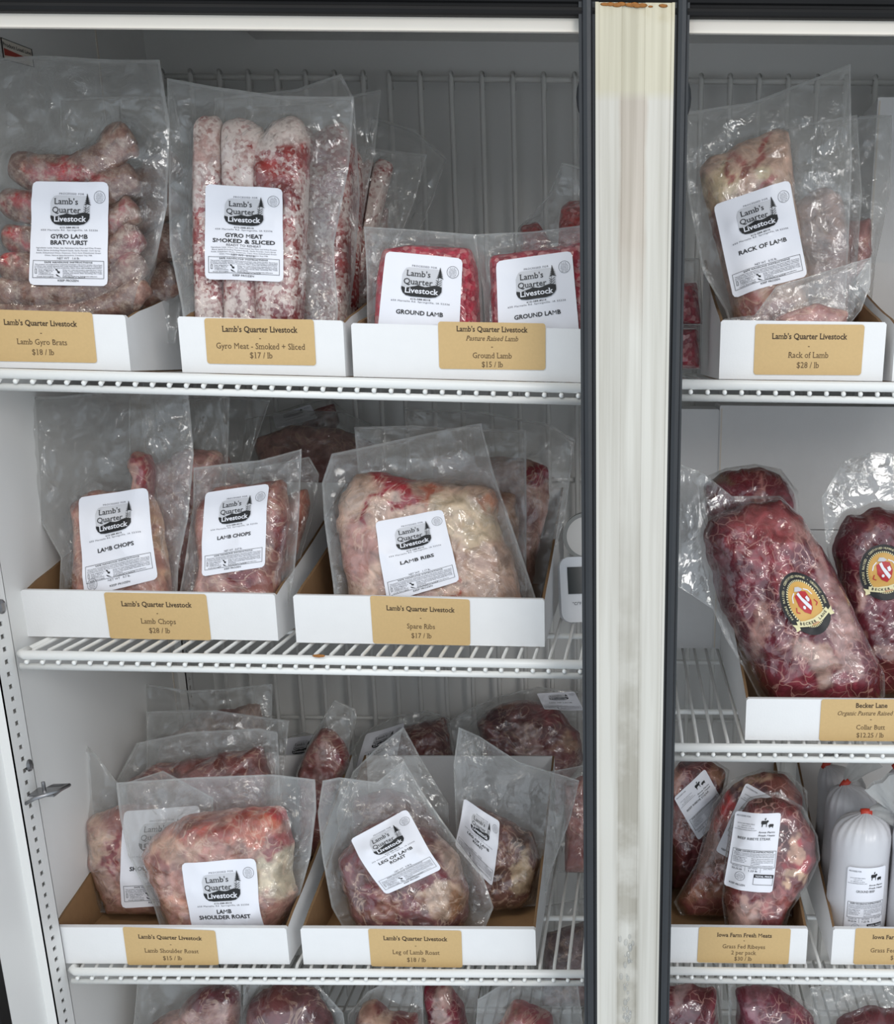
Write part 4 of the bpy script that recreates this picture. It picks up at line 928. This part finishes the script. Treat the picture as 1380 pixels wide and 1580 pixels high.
pack('rib_pack', 'dark red pack resting highest at the back above the lamb chops', 'meat pack', 'L2', 0.545, 0,
     [(415, 640), (470, 622), (512, 616), (538, 640), (545, 700), (420, 700)], [('blob', [(480, 634), (516, 622), (524, 650), (510, 680), (450, 680)])], T=0.011, base=(120, 46, 52), lab=[(418, 642), (478, 624), (492, 645), (425, 662)], art=lamb_art(['LAMB RIBS'], '1.2'))
SR = (206, 172, 152)
pack('spare_rib_pack', 'big bag of spare ribs with red patches and a tilted label', 'meat pack', 'L2', 0.10, 13,
     [(497, 745), (512, 700), (570, 688), (660, 668), (742, 652), (762, 730), (800, 840), (836, 950), (838, 980), (520, 980), (514, 900), (500, 800)],
     [('blob', [(545, 736), (560, 727), (615, 735), (700, 748), (766, 750), (772, 810), (794, 870), (815, 980), (548, 980), (534, 890), (518, 800), (528, 765)])], T=0.034, base=SR,
     blobs=[((720, 800), 50, 50, 0, (222, 198, 168)), ((745, 890), 50, 40, 0, (196, 164, 146)), ((556, 850), 36, 50, 0, (190, 140, 130)), ((610, 750), 40, 22, 15, RED, 0.25), ((580, 775), 10, 26, 20, RED, 0.25), ((545, 765), 16, 24, 0, (210, 180, 162)), ((600, 780), 16, 14, 0, (214, 180, 162)), ((668, 765), 10, 30, 20, (198, 110, 84)), ((565, 798), 10, 6, 0, RED), ((700, 905), 12, 5, -20, (176, 84, 60)), ((765, 770), 10, 26, 0, (210, 150, 120))],
     lab=[(581, 806), (685, 787), (711, 897), (600, 930)], art=lamb_art(['LAMB RIBS'], '1.17'))
pack('spare_rib_pack', 'second spare rib bag standing directly behind the labelled one', 'meat pack', 'L2', 0.165, 13,
     [(548, 660), (640, 656), (812, 664), (813, 800), (812, 960), (570, 960)], [('blob', [(575, 745), (690, 735), (796, 762), (802, 850), (800, 960), (575, 960)])], T=0.028, base=(190, 152, 128))
pack('spare_rib_pack', 'spare rib bag with a dark red end, furthest right in the box', 'meat pack', 'L2', 0.225, 14,
     [(625, 630), (740, 634), (850, 655), (888, 678), (872, 800), (846, 880), (832, 950), (640, 950)], [('blob', [(670, 700), (812, 708), (848, 716), (846, 770), (832, 850), (812, 940), (660, 940)])], T=0.028, base=(196, 154, 140), blobs=[((828, 730), 22, 22, 0, (142, 34, 52), 0.2)])
# --- shelf R2
CB = (118, 42, 56)
cbag = [(1046, 715), (1085, 730), (1130, 766), (1205, 765), (1238, 800), (1282, 868), (1324, 958), (1366, 1042), (1366, 1075), (1340, 1110), (1180, 1110), (1150, 1035), (1120, 985), (1100, 940), (1046, 905), (1046, 820)]
cmeat = [(1086, 822), (1100, 797), (1150, 777), (1205, 771), (1236, 800), (1280, 870), (1322, 960), (1362, 1042), (1360, 1075), (1335, 1110), (1190, 1110), (1163, 1035), (1138, 985), (1110, 930), (1094, 870)]
pack('collar_butt', 'large marbled red collar butt with an oval crest, leaning at the front of its box', 'meat pack', 'R2', 0.090, 16, cbag, [('blob', cmeat)], T=0.05, base=CB,
     blobs=[((1190, 810), 60, 34, 10, (176, 92, 96)), ((1160, 850), 26, 40, -20, (150, 60, 70)), ((1200, 870), 16, 60, -20, (160, 62, 72)), ((1265, 1020), 50, 20, 15, (206, 172, 160), 0.3), ((1305, 980), 20, 60, -28, (190, 150, 144)), ((1260, 860), 14, 60, -30, (178, 130, 126)), ((1178, 970), 12, 40, 0, (190, 146, 138)), ((1130, 990), 8, 30, 20, (196, 160, 150)), ((1240, 1058), 26, 20, 0, (150, 58, 72)), ((1300, 1065), 26, 16, 0, (158, 66, 80)), ((1120, 900), 30, 50, 0, (104, 32, 48))],
     mat='meat_marbled', film='film_tight', tight=True, Tb=0.5, crest=[(1184, 903), (1246, 871), (1297, 962), (1235, 994)])
pack('collar_butt', 'dark collar butt with only its rounded top showing behind the leaning one', 'meat pack', 'R2', 0.20, 8,
     [(1078, 740), (1120, 722), (1165, 716), (1205, 724), (1232, 758), (1238, 840), (1230, 1000), (1140, 1000), (1104, 860), (1082, 790)], [('blob', [(1085, 745), (1122, 727), (1162, 720), (1200, 728), (1226, 758), (1233, 840), (1225, 1000), (1150, 1000), (1112, 860), (1090, 790)])], T=0.045, base=CB,
     blobs=[((1175, 745), 6, 22, 0, (180, 120, 116)), ((1105, 738), 22, 8, -20, (120, 90, 72)), ((1210, 740), 16, 22, 0, (104, 34, 48))], mat='meat_marbled', film='film_tight', tight=True)
pack('collar_butt', 'collar butt with crumpled film neck standing upright at the edge', 'meat pack', 'R2', 0.165, 9,
     [(1268, 768), (1302, 712), (1345, 698), (1400, 700), (1440, 760), (1462, 840), (1470, 1090), (1310, 1090), (1292, 930), (1276, 850)], [('blob', [(1284, 850), (1296, 805), (1345, 784), (1410, 788), (1450, 830), (1460, 950), (1462, 1090), (1318, 1090), (1300, 930)])], T=0.045, base=CB,
     blobs=[((1322, 920), 14, 26, 20, (190, 146, 138)), ((1350, 1000), 60, 10, 8, (164, 120, 112)), ((1330, 830), 30, 30, 0, (106, 36, 50)), ((1355, 800), 5, 40, 0, (160, 104, 100))], mat='meat_marbled', film='film_tight', tight=True, crest=[(1316, 850), (1392, 832), (1412, 916), (1336, 934)])
# --- shelf L3
pack('shoulder_roast_pack', 'bulky lamb shoulder roast with red streak and square label', 'meat pack', 'L3', 0.068, 10,
     [(178, 1208), (300, 1199), (420, 1195), (486, 1203), (488, 1250), (480, 1320), (458, 1400), (430, 1475), (252, 1475), (238, 1400), (198, 1320), (185, 1260)],
     [('blob', [(224, 1322), (235, 1290), (275, 1262), (340, 1250), (440, 1243), (454, 1290), (452, 1340), (462, 1380), (440, 1420), (425, 1475), (275, 1475), (255, 1400), (232, 1350)])], T=0.042, base=(190, 142, 130),
     blobs=[((340, 1278), 90, 12, -10, (176, 84, 72)), ((410, 1262), 36, 14, -15, (178, 60, 62)), ((390, 1285), 40, 16, -20, (204, 116, 92)), ((420, 1345), 40, 40, 0, (220, 204, 178)), ((420, 1310), 34, 12, -20, (168, 96, 94)), ((275, 1310), 36, 30, 0, (206, 164, 144)), ((250, 1330), 24, 12, 0, (162, 102, 94)), ((275, 1400), 20, 20, 0, (206, 150, 128)), ((300, 1265), 30, 8, -20, (150, 104, 96)), ((320, 1320), 20, 40, 10, (196, 142, 130))],
     lab=[(284, 1329), (397, 1322), (412, 1468), (302, 1478)], art=lamb_art(['LAMB', 'SHOULDER ROAST'], '2.11'))
pack('shoulder_roast_pack', 'shoulder roast bag with curled corner flap, against the left box side', 'meat pack', 'L3', 0.125, 9,
     [(100, 1178), (118, 1132), (150, 1168), (182, 1212), (250, 1190), (330, 1230), (330, 1460), (140, 1460), (134, 1350), (118, 1290), (124, 1230)], [('blob', [(138, 1262), (180, 1242), (240, 1240), (320, 1270), (325, 1460), (172, 1460), (168, 1400), (140, 1330)])], T=0.034, base=(192, 148, 138),
     blobs=[((150, 1290), 16, 40, 0, (210, 178, 158)), ((180, 1330), 10, 60, 10, (150, 72, 78)), ((170, 1360), 16, 30, 0, (206, 172, 162))],
     lab=[(190, 1252), (300, 1248), (304, 1394), (191, 1399)], art=lamb_art(['LAMB', 'SHOULDER ROAST'], '2.3'))
pack('shoulder_roast_pack', 'shoulder roast with shiny dark ridge behind the labelled shoulder roast', 'meat pack', 'L3', 0.185, 11,
     [(180, 1205), (212, 1146), (290, 1130), (400, 1124), (428, 1130), (432, 1230), (420, 1420), (190, 1420)], [('blob', [(196, 1205), (240, 1180), (320, 1168), (405, 1150), (416, 1190), (410, 1420), (200, 1420)])], T=0.034, base=(142, 90, 86), blobs=[((330, 1150), 80, 16, -6, (176, 150, 146)), ((300, 1190), 90, 8, -4, (104, 58, 52))], tight=False, loose=0.5)
pack('shoulder_roast_pack', 'shoulder roast bag with a wavy straight top edge in the middle of the row', 'meat pack', 'L3', 0.245, 11,
     [(225, 1098), (330, 1095), (447, 1112), (440, 1180), (432, 1260), (425, 1400), (232, 1400)], [('blob', [(240, 1180), (330, 1160), (425, 1160), (420, 1400), (240, 1400)])], T=0.028, base=(170, 142, 136))
pack('shoulder_roast_pack', 'shoulder roast bag tallest and hindmost in its box', 'meat pack', 'L3', 0.30, 11,
     [(205, 1053), (290, 1066), (340, 1064), (420, 1055), (418, 1150), (412, 1380), (212, 1380)], [('blob', [(244, 1150), (310, 1100), (400, 1085), (412, 1120), (408, 1380), (246, 1380)])], T=0.026, base=(186, 164, 156))
pack('lamb_pack', 'rolled lamb cut in a narrow twisted film standing between the two boxes', 'meat pack', 'L3', 0.30, 14, 
     [(516, 1080), (548, 1094), (551, 1110), (540, 1150), (540, 1180), (526, 1210), (520, 1330), (455, 1330), (458, 1190), (480, 1140)], [('blob', [(478, 1150), (496, 1122), (512, 1124), (534, 1145), (540, 1168), (526, 1205), (515, 1330), (465, 1330), (462, 1190)])], T=0.03, base=(166, 108, 104), blobs=[((490, 1180), 10, 50, 20, (206, 170, 164)), ((530, 1165), 10, 20, 0, (140, 44, 52))])
pack('leg_of_lamb_pack', 'leg of lamb lying on its back behind, label facing up', 'meat pack', 'L3', 0.43, 30,
     [(532, 1180), (560, 1130), (610, 1105), (660, 1096), (694, 1108), (706, 1190), (690, 1290), (540, 1290)], [('blob', [(590, 1150), (630, 1118), (690, 1106), (702, 1180), (690, 1270), (560, 1270)])], T=0.034, base=(126, 80, 78), lab=[(560, 1128), (622, 1112), (612, 1180), (540, 1196)], art=lamb_art(['LEG OF LAMB', 'ROAST'], '2.4'))
pack('leg_of_lamb_pack', 'large marbled leg of lamb heaped highest at the back right', 'meat pack', 'L3', 0.44, 24,
     [(684, 1120), (720, 1095), (770, 1074), (830, 1060), (905, 1068), (915, 1120), (912, 1195), (905, 1300), (740, 1300), (700, 1170)], [('blob', [(735, 1115), (760, 1090), (810, 1078), (860, 1090), (894, 1130), (900, 1175), (880, 1200), (860, 1290), (760, 1290), (742, 1150)])], T=0.042, base=(132, 84, 84),
     blobs=[((770, 1090), 26, 12, -10, (172, 124, 108)), ((860, 1110), 34, 18, 35, (142, 70, 74)), ((820, 1150), 40, 20, 30, (190, 160, 156)), ((770, 1115), 30, 14, 30, (96, 58, 62)), ((870, 1150), 12, 20, 0, (196, 156, 130))], lab=[(826, 1066), (885, 1062), (900, 1092), (840, 1094)], art=lamb_art(['LEG OF LAMB'], '2.4'))
pack('lamb_pack', 'pinkish bagged cut wedged behind the leg of lamb box near the door post', 'meat pack', 'L3', 0.25, 16,
     [(850, 1190), (905, 1180), (915, 1250), (912, 1400), (860, 1400)], [('blob', [(870, 1205), (905, 1195), (912, 1260), (905, 1390), (872, 1390)])], T=0.026, base=(166, 116, 110))
LEG = (126, 84, 82)
pack('leg_of_lamb_pack', 'leg of lamb roast with a strongly tilted label at the front of its box', 'meat pack', 'L3', 0.068, 13,
     [(490, 1255), (497, 1205), (522, 1200), (580, 1208), (622, 1174), (650, 1220), (700, 1290), (745, 1350), (762, 1400), (745, 1475), (535, 1475), (512, 1400), (497, 1320)],
     [('blob', [(524, 1322), (552, 1285), (612, 1252), (682, 1290), (710, 1318), (722, 1370), (726, 1405), (705, 1475), (560, 1475), (548, 1420), (530, 1360)])], T=0.042, base=LEG,
     blobs=[((695, 1330), 24, 34, -20, (196, 168, 154)), ((680, 1390), 44, 18, -12, (206, 176, 154)), ((545, 1345), 24, 26, 0, (120, 58, 66)), ((610, 1395), 40, 20, 0, (134, 66, 74)), ((660, 1360), 14, 18, 0, (126, 48, 56)), ((700, 1395), 20, 12, -20, (150, 108, 78)), ((575, 1290), 34, 14, -30, (140, 108, 98)), ((590, 1405), 30, 14, -20, (160, 110, 98))],
     lab=[(538, 1297), (622, 1252), (683, 1340), (598, 1378)], art=lamb_art(['LEG OF LAMB', 'ROAST'], '2.38'))
pack('leg_of_lamb_pack', 'leg of lamb roast turned sideways with its label folded round the side', 'meat pack', 'L3', 0.140, 10,
     [(700, 1180), (708, 1122), (740, 1136), (800, 1175), (894, 1204), (880, 1265), (852, 1340), (838, 1400), (820, 1475), (730, 1475), (706, 1330)],
     [('blob', [(716, 1250), (742, 1244), (776, 1262), (822, 1284), (832, 1320), (820, 1380), (805, 1475), (735, 1475), (722, 1370)])], T=0.036, base=(130, 92, 84),
     blobs=[((800, 1285), 26, 10, 20, (92, 66, 58)), ((800, 1335), 14, 34, 20, (216, 190, 160)), ((780, 1310), 16, 20, 0, (140, 98, 88))],
     lab=[(718, 1237), (772, 1268), (759, 1366), (704, 1312)], art=lamb_art(['LEG OF LAMB', 'ROAST'], '2.2'), yaw=12)
pack('leg_of_lamb_pack', 'leg of lamb bag with raised pointed film behind the tilted label roast', 'meat pack', 'L3', 0.185, 12,
     [(520, 1250), (545, 1190), (585, 1150), (622, 1122), (650, 1172), (692, 1240), (700, 1440), (530, 1440)], [('blob', [(545, 1230), (600, 1215), (660, 1240), (690, 1290), (690, 1430), (545, 1430)])], T=0.034, base=(132, 96, 94))
pack('lamb_pack', 'small bagged cut with a white label tucked behind the shoulder roast bags', 'meat pack', 'L3', 0.415, 15,
     [(430, 1140), (470, 1130), (500, 1136), (492, 1200), (486, 1330), (430, 1330)], [('blob', [(436, 1170), (485, 1150), (482, 1320), (436, 1320)])], T=0.024, base=(140, 100, 98), lab=[(438, 1140), (488, 1134), (480, 1196), (434, 1204)], art=lamb_art(['LAMB SHANK'], '1.4'))
# --- shelf R3
RB = (128, 62, 64)
rbl = [((1232, 1330), 22, 20, 0, (176, 60, 66)), ((1220, 1360), 16, 14, 0, (220, 180, 148)), ((1160, 1400), 30, 16, 0, (190, 146, 132)), ((1225, 1310), 12, 20, 20, (206, 162, 140)), ((1200, 1290), 20, 24, 0, (92, 50, 52)), ((1190, 1240), 30, 10, -10, (96, 62, 58)), ((1180, 1380), 30, 12, 0, (120, 52, 56)), ((1150, 1420), 30, 20, 0, (186, 150, 140)), ((1205, 1400), 16, 20, 0, (176, 104, 100))]
pack('ribeye_pack', 'ribeye steak pack with upright white label at the front of its box', 'meat pack', 'R3', 0.05, 8,
     [(1128, 1262), (1158, 1230), (1200, 1222), (1240, 1245), (1262, 1290), (1266, 1325), (1248, 1365), (1220, 1405), (1206, 1470), (1122, 1470), (1114, 1390), (1118, 1330)],
     [('blob', [(1134, 1262), (1160, 1234), (1200, 1228), (1234, 1248), (1257, 1292), (1261, 1322), (1244, 1360), (1214, 1402), (1200, 1470), (1128, 1470), (1119, 1390), (1122, 1330)])], T=0.03, base=RB, blobs=rbl, mat='meat_marbled', film='film_tight', tight=True,
     lab=[(1137, 1256), (1206, 1254), (1191, 1375), (1118, 1370)], art=iowa_art('BEEF RIBEYE STEAK'), lab_h=1.72)
pack('ribeye_pack', 'ribeye steak pack leaning behind the upright label one', 'meat pack', 'R3', 0.115, 14,
     [(1100, 1240), (1130, 1202), (1175, 1186), (1218, 1192), (1246, 1220), (1248, 1270), (1225, 1450), (1050, 1450), (1040, 1392), (1075, 1330)],
     [('blob', [(1104, 1244), (1132, 1206), (1175, 1191), (1214, 1196), (1238, 1222), (1236, 1270), (1205, 1450), (1056, 1450), (1046, 1390), (1080, 1330)])], T=0.03, base=(134, 76, 74),
     blobs=[((1115, 1260), 10, 40, 15, (188, 66, 66)), ((1170, 1200), 40, 8, -10, (200, 164, 140)), ((1160, 1222), 30, 12, 0, (90, 54, 60)), ((1090, 1310), 24, 40, 20, (150, 112, 102)), ((1080, 1380), 40, 14, 0, (160, 112, 94)), ((1215, 1220), 20, 20, 0, (140, 84, 76))], mat='meat_marbled', film='film_tight', tight=True,
     lab=[(1152, 1208), (1210, 1240), (1166, 1345), (1104, 1312)], art=iowa_art('BEEF RIBEYE STEAK'), lab_h=1.72)
pack('ribeye_pack', 'ribeye steak pack with diagonal label beside the door post', 'meat pack', 'R3', 0.19, 12,
     [(1000, 1190), (1040, 1170), (1092, 1166), (1126, 1188), (1116, 1250), (1090, 1440), (1010, 1440), (1000, 1300)], [('blob', [(1034, 1198), (1050, 1174), (1090, 1170), (1121, 1190), (1110, 1250), (1085, 1440), (1036, 1440), (1034, 1300)])], T=0.028, base=(124, 64, 66),
     blobs=[((1065, 1180), 30, 8, 0, (90, 46, 52)), ((1112, 1195), 12, 22, -30, (176, 130, 108)), ((1050, 1205), 14, 20, 0, (186, 134, 118)), ((1060, 1270), 24, 30, 0, (150, 108, 104))], mat='meat_marbled', film='film_tight', tight=True,
     lab=[(1040, 1231), (1088, 1186), (1124, 1252), (1078, 1296)], art=iowa_art('BEEF RIBEYE STEAK'), lab_h=1.45)
# ground beef chubs
def chub(px, ptop, rpx, Yb, label, tail, clip_px, lab=True, tilt=(0, 0)):
    P = onY((px, 1440), Yb); mpp = np.linalg.norm(onY((px + 1, 1440), Yb) - onY((px, 1440), Yb)); R = rpx * mpp
    z0 = zs('R3', P[0]) + 0.0045; zt = onY((px, ptop), Yb)[2] - z0
    e = empty('ground_beef_chub', (P[0], Yb, z0))
    cp = onY(clip_px, Yb); cx, cz = cp[0] - P[0], cp[2] - z0
    n = 64; V = []; prof = [(0.0, 0.0), (0.7, 0.0), (0.93, 0.004), (1.0, 0.016)] + [(1.0 + 0.02 * math.sin(i), 0.016 + (zt - 0.032 - 0.016) * i / 6) for i in range(1, 7)] + [(0.97, zt - 0.022), (0.88, zt - 0.012), (0.72, zt - 0.004), (0.5, zt + 0.002), (0.28, zt + 0.006), (0.12, zt + 0.011)]
    for k, (r, z) in enumerate(prof):
        pl = max(0, (k - 9)) / 6.0; sx = cx * (pl ** 1.5) if pl else 0
        zz = z + (cz - zt - 0.008) * pl ** 2
        for j in range(n):
            w = 2 * math.pi * j / n; rr = R * r * (1 + 0.10 * pl * math.cos(16 * w + 1.3 * math.sin(3 * w)))
            V.append((sx + rr * math.cos(w), rr * math.sin(w), zz))
    f = [(i * n + j, i * n + (j + 1) % n, (i + 1) * n + (j + 1) % n, (i + 1) * n + j) for i in range(len(prof) - 1) for j in range(n)] + [tuple(range((len(prof) - 1) * n, len(prof) * n))]
    mesh_obj('casing', V, f, 'chub_white', e, True)
    c = np.array([cx, 0, cz + 0.002]); t = np.array([onY(tail[0], Yb)[0] - P[0], 0.0, onY(tail[0], Yb)[2] - z0]); d = t - c; L_ = np.linalg.norm(d); d /= L_
    MB().tube([c - d * 0.006, c, c + d * 0.007], [0.0045, 0.0052, 0.0045], 12).build('clip', 'red_clip', e, True)
    s_ = np.cross(d, (0, 1, 0)); wd = tail[1] * mpp; V = []; f = []; nu, nv = 10, 8
    for i in range(nu + 1):
        q = i / nu; w_ = 0.005 + (wd - 0.005) * q ** 0.8
        for sgn in (1, -1):
            for j in range(nv + 1):
                x = -1 + 2 * j / nv
                V.append(c + d * (0.004 + L_ * q) + s_ * w_ * x + np.array([0, sgn * 0.006 * (1 - x * x) * q + 0.004 * math.sin(7 * x + 5 * q), 0]))
    m_ = nv + 1
    for i in range(nu):
        for k in range(2):
            for j in range(nv):
                a_ = (i * 2 + k) * m_ + j; b_ = ((i + 1) * 2 + k) * m_ + j; f.append((a_, a_ + 1, b_ + 1, b_))
    o = mesh_obj('tail', V, f, 'film_tail', e, True); set_attr(o, 'seal', np.full(len(V), 0.3))
    if lab:
        h = 0.094; zl = 0.012; a0, a1 = -math.pi / 2 - 0.55, -math.pi / 2 + 0.75
        def fn(x, y, l):
            x = np.asarray(x); y = np.asarray(y); w = a0 + (a1 - a0) * x; r_ = R * 1.02 + 0.0012 + 0.0003 * l
            return np.c_[r_ * np.cos(w), r_ * np.sin(w), zl + h * (1 - y / 1.72)]
        Rm, f_, s2 = ring_mesh(resample(rounded(1, 1.72, 0.05), 96), np.array([0.5, 0.86]), 14)
        lo2 = mesh_obj('label', fn(Rm[:, 0], Rm[:, 1], 0), [q[::-1] for q in f_], 'paper', e, True); lo2['label'] = 'printed white label'
        build_print('lettering', iowa_art('GROUND BEEF'), fn, lo2)
    tag(e, label, 'ground beef', 'white ground beef chubs')
chub(1318, 1258, 45, 0.075, 'labelled white ground beef chub at the front, tied with a red clip', ((1395, 1255), 30), (1336, 1256))
chub(1409, 1275, 42, 0.065, 'white ground beef chub beside the labelled one, mostly out of view', ((1362, 1208), 28), (1392, 1262), False)
chub(1301, 1216, 40, 0.155, 'second white ground beef chub in the row behind the labelled one', ((1338, 1170), 26), (1304, 1212), False)
chub(1285, 1186, 36, 0.235, 'hindmost white ground beef chub behind the second one', ((1290, 1155), 16), (1275, 1182), False)
chub(1388, 1200, 42, 0.16, 'white ground beef chub behind the partly hidden chub', ((1420, 1160), 18), (1385, 1184), False)
# --- shelf L4 and R4, cut by the frame
pack('lamb_pack', 'dark lamb cut in loose film at the left on the bottom shelf', 'meat pack', 'L4', 0.10, 8,
     [(212, 1516), (290, 1510), (372, 1512), (378, 1620), (372, 1790), (205, 1790), (203, 1600)], [('blob', [(232, 1580), (262, 1560), (320, 1552), (365, 1568), (370, 1790), (215, 1790)]), ('blob', [(282, 1548), (310, 1522), (350, 1517), (372, 1530), (366, 1640), (270, 1640)], 0.7)], T=0.04, base=(150, 104, 98), blobs=[((330, 1535), 46, 26, 0, (108, 44, 56)), ((290, 1580), 60, 22, 0, (196, 160, 152))])
pack('lamb_pack', 'shiny dark lamb roast in tight film on the bottom shelf', 'meat pack', 'L4', 0.10, 8,
     [(376, 1520), (430, 1512), (488, 1514), (530, 1562), (545, 1680), (540, 1790), (376, 1790)], [('blob', [(386, 1540), (430, 1518), (484, 1522), (515, 1566), (528, 1680), (520, 1790), (384, 1790)])], T=0.042, base=(120, 78, 82), blobs=[((420, 1530), 40, 12, 0, (142, 96, 104)), ((460, 1516), 30, 6, 0, (104, 30, 44))], film='film_tight', tight=True)
pack('lamb_pack', 'lamb cut with a pale bone stub on the bottom shelf', 'meat pack', 'L4', 0.11, 8,
     [(536, 1566), (566, 1532), (606, 1512), (652, 1514), (656, 1640), (650, 1790), (540, 1790)], [('blob', [(545, 1590), (558, 1545), (580, 1538), (602, 1560), (645, 1562), (650, 1790), (545, 1790)])], T=0.04, base=(132, 58, 62), blobs=[((568, 1560), 15, 30, 0, (214, 176, 154))])
pack('lamb_pack', 'marbled red lamb cut slanting under the leg of lamb box', 'meat pack', 'L4', 0.17, 4,
     [(640, 1516), (690, 1510), (742, 1514), (728, 1600), (716, 1790), (610, 1790), (630, 1600)], [('blob', [(655, 1518), (692, 1513), (716, 1550), (726, 1600), (714, 1790), (640, 1790), (665, 1590)])], T=0.034, base=(140, 44, 64), blobs=[((685, 1560), 9, 50, 18, (206, 168, 160))], mat='meat_marbled')
pack('lamb_pack', 'pointed pink lamb cut in crinkled film on the bottom shelf beside the post', 'meat pack', 'L4', 0.09, 8,
     [(738, 1540), (785, 1512), (850, 1510), (892, 1518), (905, 1620), (900, 1790), (725, 1790)], [('blob', [(764, 1590), (780, 1560), (794, 1538), (812, 1545), (850, 1560), (870, 1640), (872, 1790), (758, 1790)])], T=0.042, base=(190, 120, 118), blobs=[((785, 1565), 12, 36, 25, (214, 176, 158)), ((835, 1575), 26, 20, 0, (178, 84, 92))])
pack('lamb_pack', 'flat bagged cut lying low under the shelf wires next to the post', 'meat pack', 'L4', 0.33, 30,
     [(830, 1400), (905, 1385), (925, 1480), (925, 1620), (820, 1620)], [('blob', [(840, 1440), (905, 1420), (915, 1600), (835, 1600)])], T=0.03, base=(150, 130, 132), lift=0.02)
pack('beef_pack', 'beef cut with white fat on the bottom shelf beside the post', 'meat pack', 'R4', 0.09, 6,
     [(1000, 1518), (1060, 1512), (1112, 1520), (1120, 1640), (1116, 1790), (1000, 1790)], [('blob', [(1004, 1522), (1060, 1517), (1106, 1526), (1112, 1640), (1108, 1790), (1006, 1790)])], T=0.04, base=(122, 54, 64), blobs=[((1045, 1545), 14, 24, 20, (186, 150, 150)), ((1070, 1570), 26, 10, 0, (126, 74, 84))], mat='meat_marbled', film='film_tight', tight=True)
pack('beef_pack', 'red beef cut in wrinkled film on the bottom shelf below the ribeye box', 'meat pack', 'R4', 0.09, 6,
     [(1124, 1520), (1160, 1514), (1205, 1518), (1262, 1560), (1276, 1660), (1274, 1790), (1124, 1790)], [('blob', [(1136, 1524), (1165, 1519), (1204, 1524), (1254, 1566), (1266, 1660), (1264, 1790), (1134, 1790)])], T=0.04, base=(124, 46, 66), blobs=[((1170, 1560), 12, 40, 15, (160, 104, 116)), ((1235, 1575), 20, 14, 20, (170, 90, 104))], mat='meat_marbled', film='film_tight', tight=True)
pack('beef_pack', 'loosely bagged beef cut below the ground beef box', 'meat pack', 'R4', 0.13, 6,
     [(1250, 1524), (1320, 1516), (1380, 1520), (1440, 1560), (1450, 1790), (1270, 1790)], [('blob', [(1290, 1570), (1340, 1550), (1400, 1560), (1430, 1620), (1430, 1790), (1290, 1790)])], T=0.035, base=(122, 54, 64), mat='meat_marbled')

# ------------------------------------------------------------------ white cartons at the back of the right bay
def carton(x0, x1, z0, z1, y0, y1, label, flap=False):
    e = empty('white_carton', (x0, y0, z0)); w, d, h = x1 - x0, y1 - y0, z1 - z0
    MB().box(0, w, 0, d, 0, h, bev=0.0015).build('body', 'card_white', e)
    MB().box(0.0015, 0.0035, -0.0008, d, 0.002, h - 0.004).build('corner_tape', 'lintel', e)
    tag(e, label, 'carton', 'white cartons at the back of the freezer')
zc = zs('R2', 0.2) + 0.0005
carton(0.112, 0.56, zc, zc + 0.17, 0.43, 0.535, 'lower white carton behind the collar butts')
carton(0.112, 0.56, zc + 0.1712, zc + 0.335, 0.43, 0.535, 'upper white carton stacked behind the collar butts')
carton(0.045, 0.1118, zc, zc + 0.33, 0.432, 0.535, 'narrow white carton standing beside the stacked cartons')
X = onY((1352, 200), 0.40)[0]
carton(X, X + 0.25, zs('R1', 0.3) + 0.0005, onY((1360, 150), 0.40)[2], 0.40, 0.53, 'tall white carton behind the rack of lamb bags')

# ------------------------------------------------------------------ thermometer
P = onY((906, 925), 0.17); z = zs('L2', P[0]) + 0.0005
e = empty('thermometer', (P[0], 0.185, z)); w, h = 0.062, 0.078
mb = MB().prism([(x - w / 2, y) for x, y in [(a_, h - b_) for a_, b_ in rounded(w, h, 0.012)]], 0, 0.016); mb.build('body', 'plastic_white', e)
MB().box(-0.022, 0.022, -0.001, 0.0, 0.034, 0.066).build('screen', 'screen', e)
MB().tube([(0.0, 0.016, 0.03), (0, 0.045, 0.0015)], 0.003, 8).build('stand', 'plastic_white', e)
a = Art(); a.text('\u00b0C/\u00b0F', 0.5, 0.5, 0.3, 'r', 'ink_grey')
build_print('lettering', a, lambda x, y, l: np.c_[(x - 0.5) * 0.012 - 0.012, x * 0 - 0.0006, 0.022 - (y - 0.4) * 0.012], e)
e.rotation_euler = (math.radians(-12), 0, math.radians(14))
tag(e, 'white digital thermometer standing beside the spare ribs box', 'thermometer')
P = onY((905, 828), 0.30); e = empty('round_gauge', (P[0], 0.30, zs('L2', P[0]) + 0.0005))
rr = 0.030
zz = P[2] - e.location[2]
MB().prism([(rr * math.cos(2 * math.pi * i / 32), zz + rr * math.sin(2 * math.pi * i / 32)) for i in range(32)], 0, 0.012).build('rim', 'gauge_grey', e)
MB().prism([(0.84 * rr * math.cos(2 * math.pi * i / 32), zz + 0.84 * rr * math.sin(2 * math.pi * i / 32)) for i in range(32)], -0.0008, 0.0).build('dial', 'baffle', e)
MB().box(-0.004, 0.004, 0.002, 0.010, 0, zz - rr + 0.002).build('stem', 'gauge_grey', e); MB().box(-0.018, 0.018, -0.006, 0.02, 0, 0.003).build('base', 'gauge_grey', e)
tag(e, 'grey round dial gauge behind the digital thermometer', 'gauge')
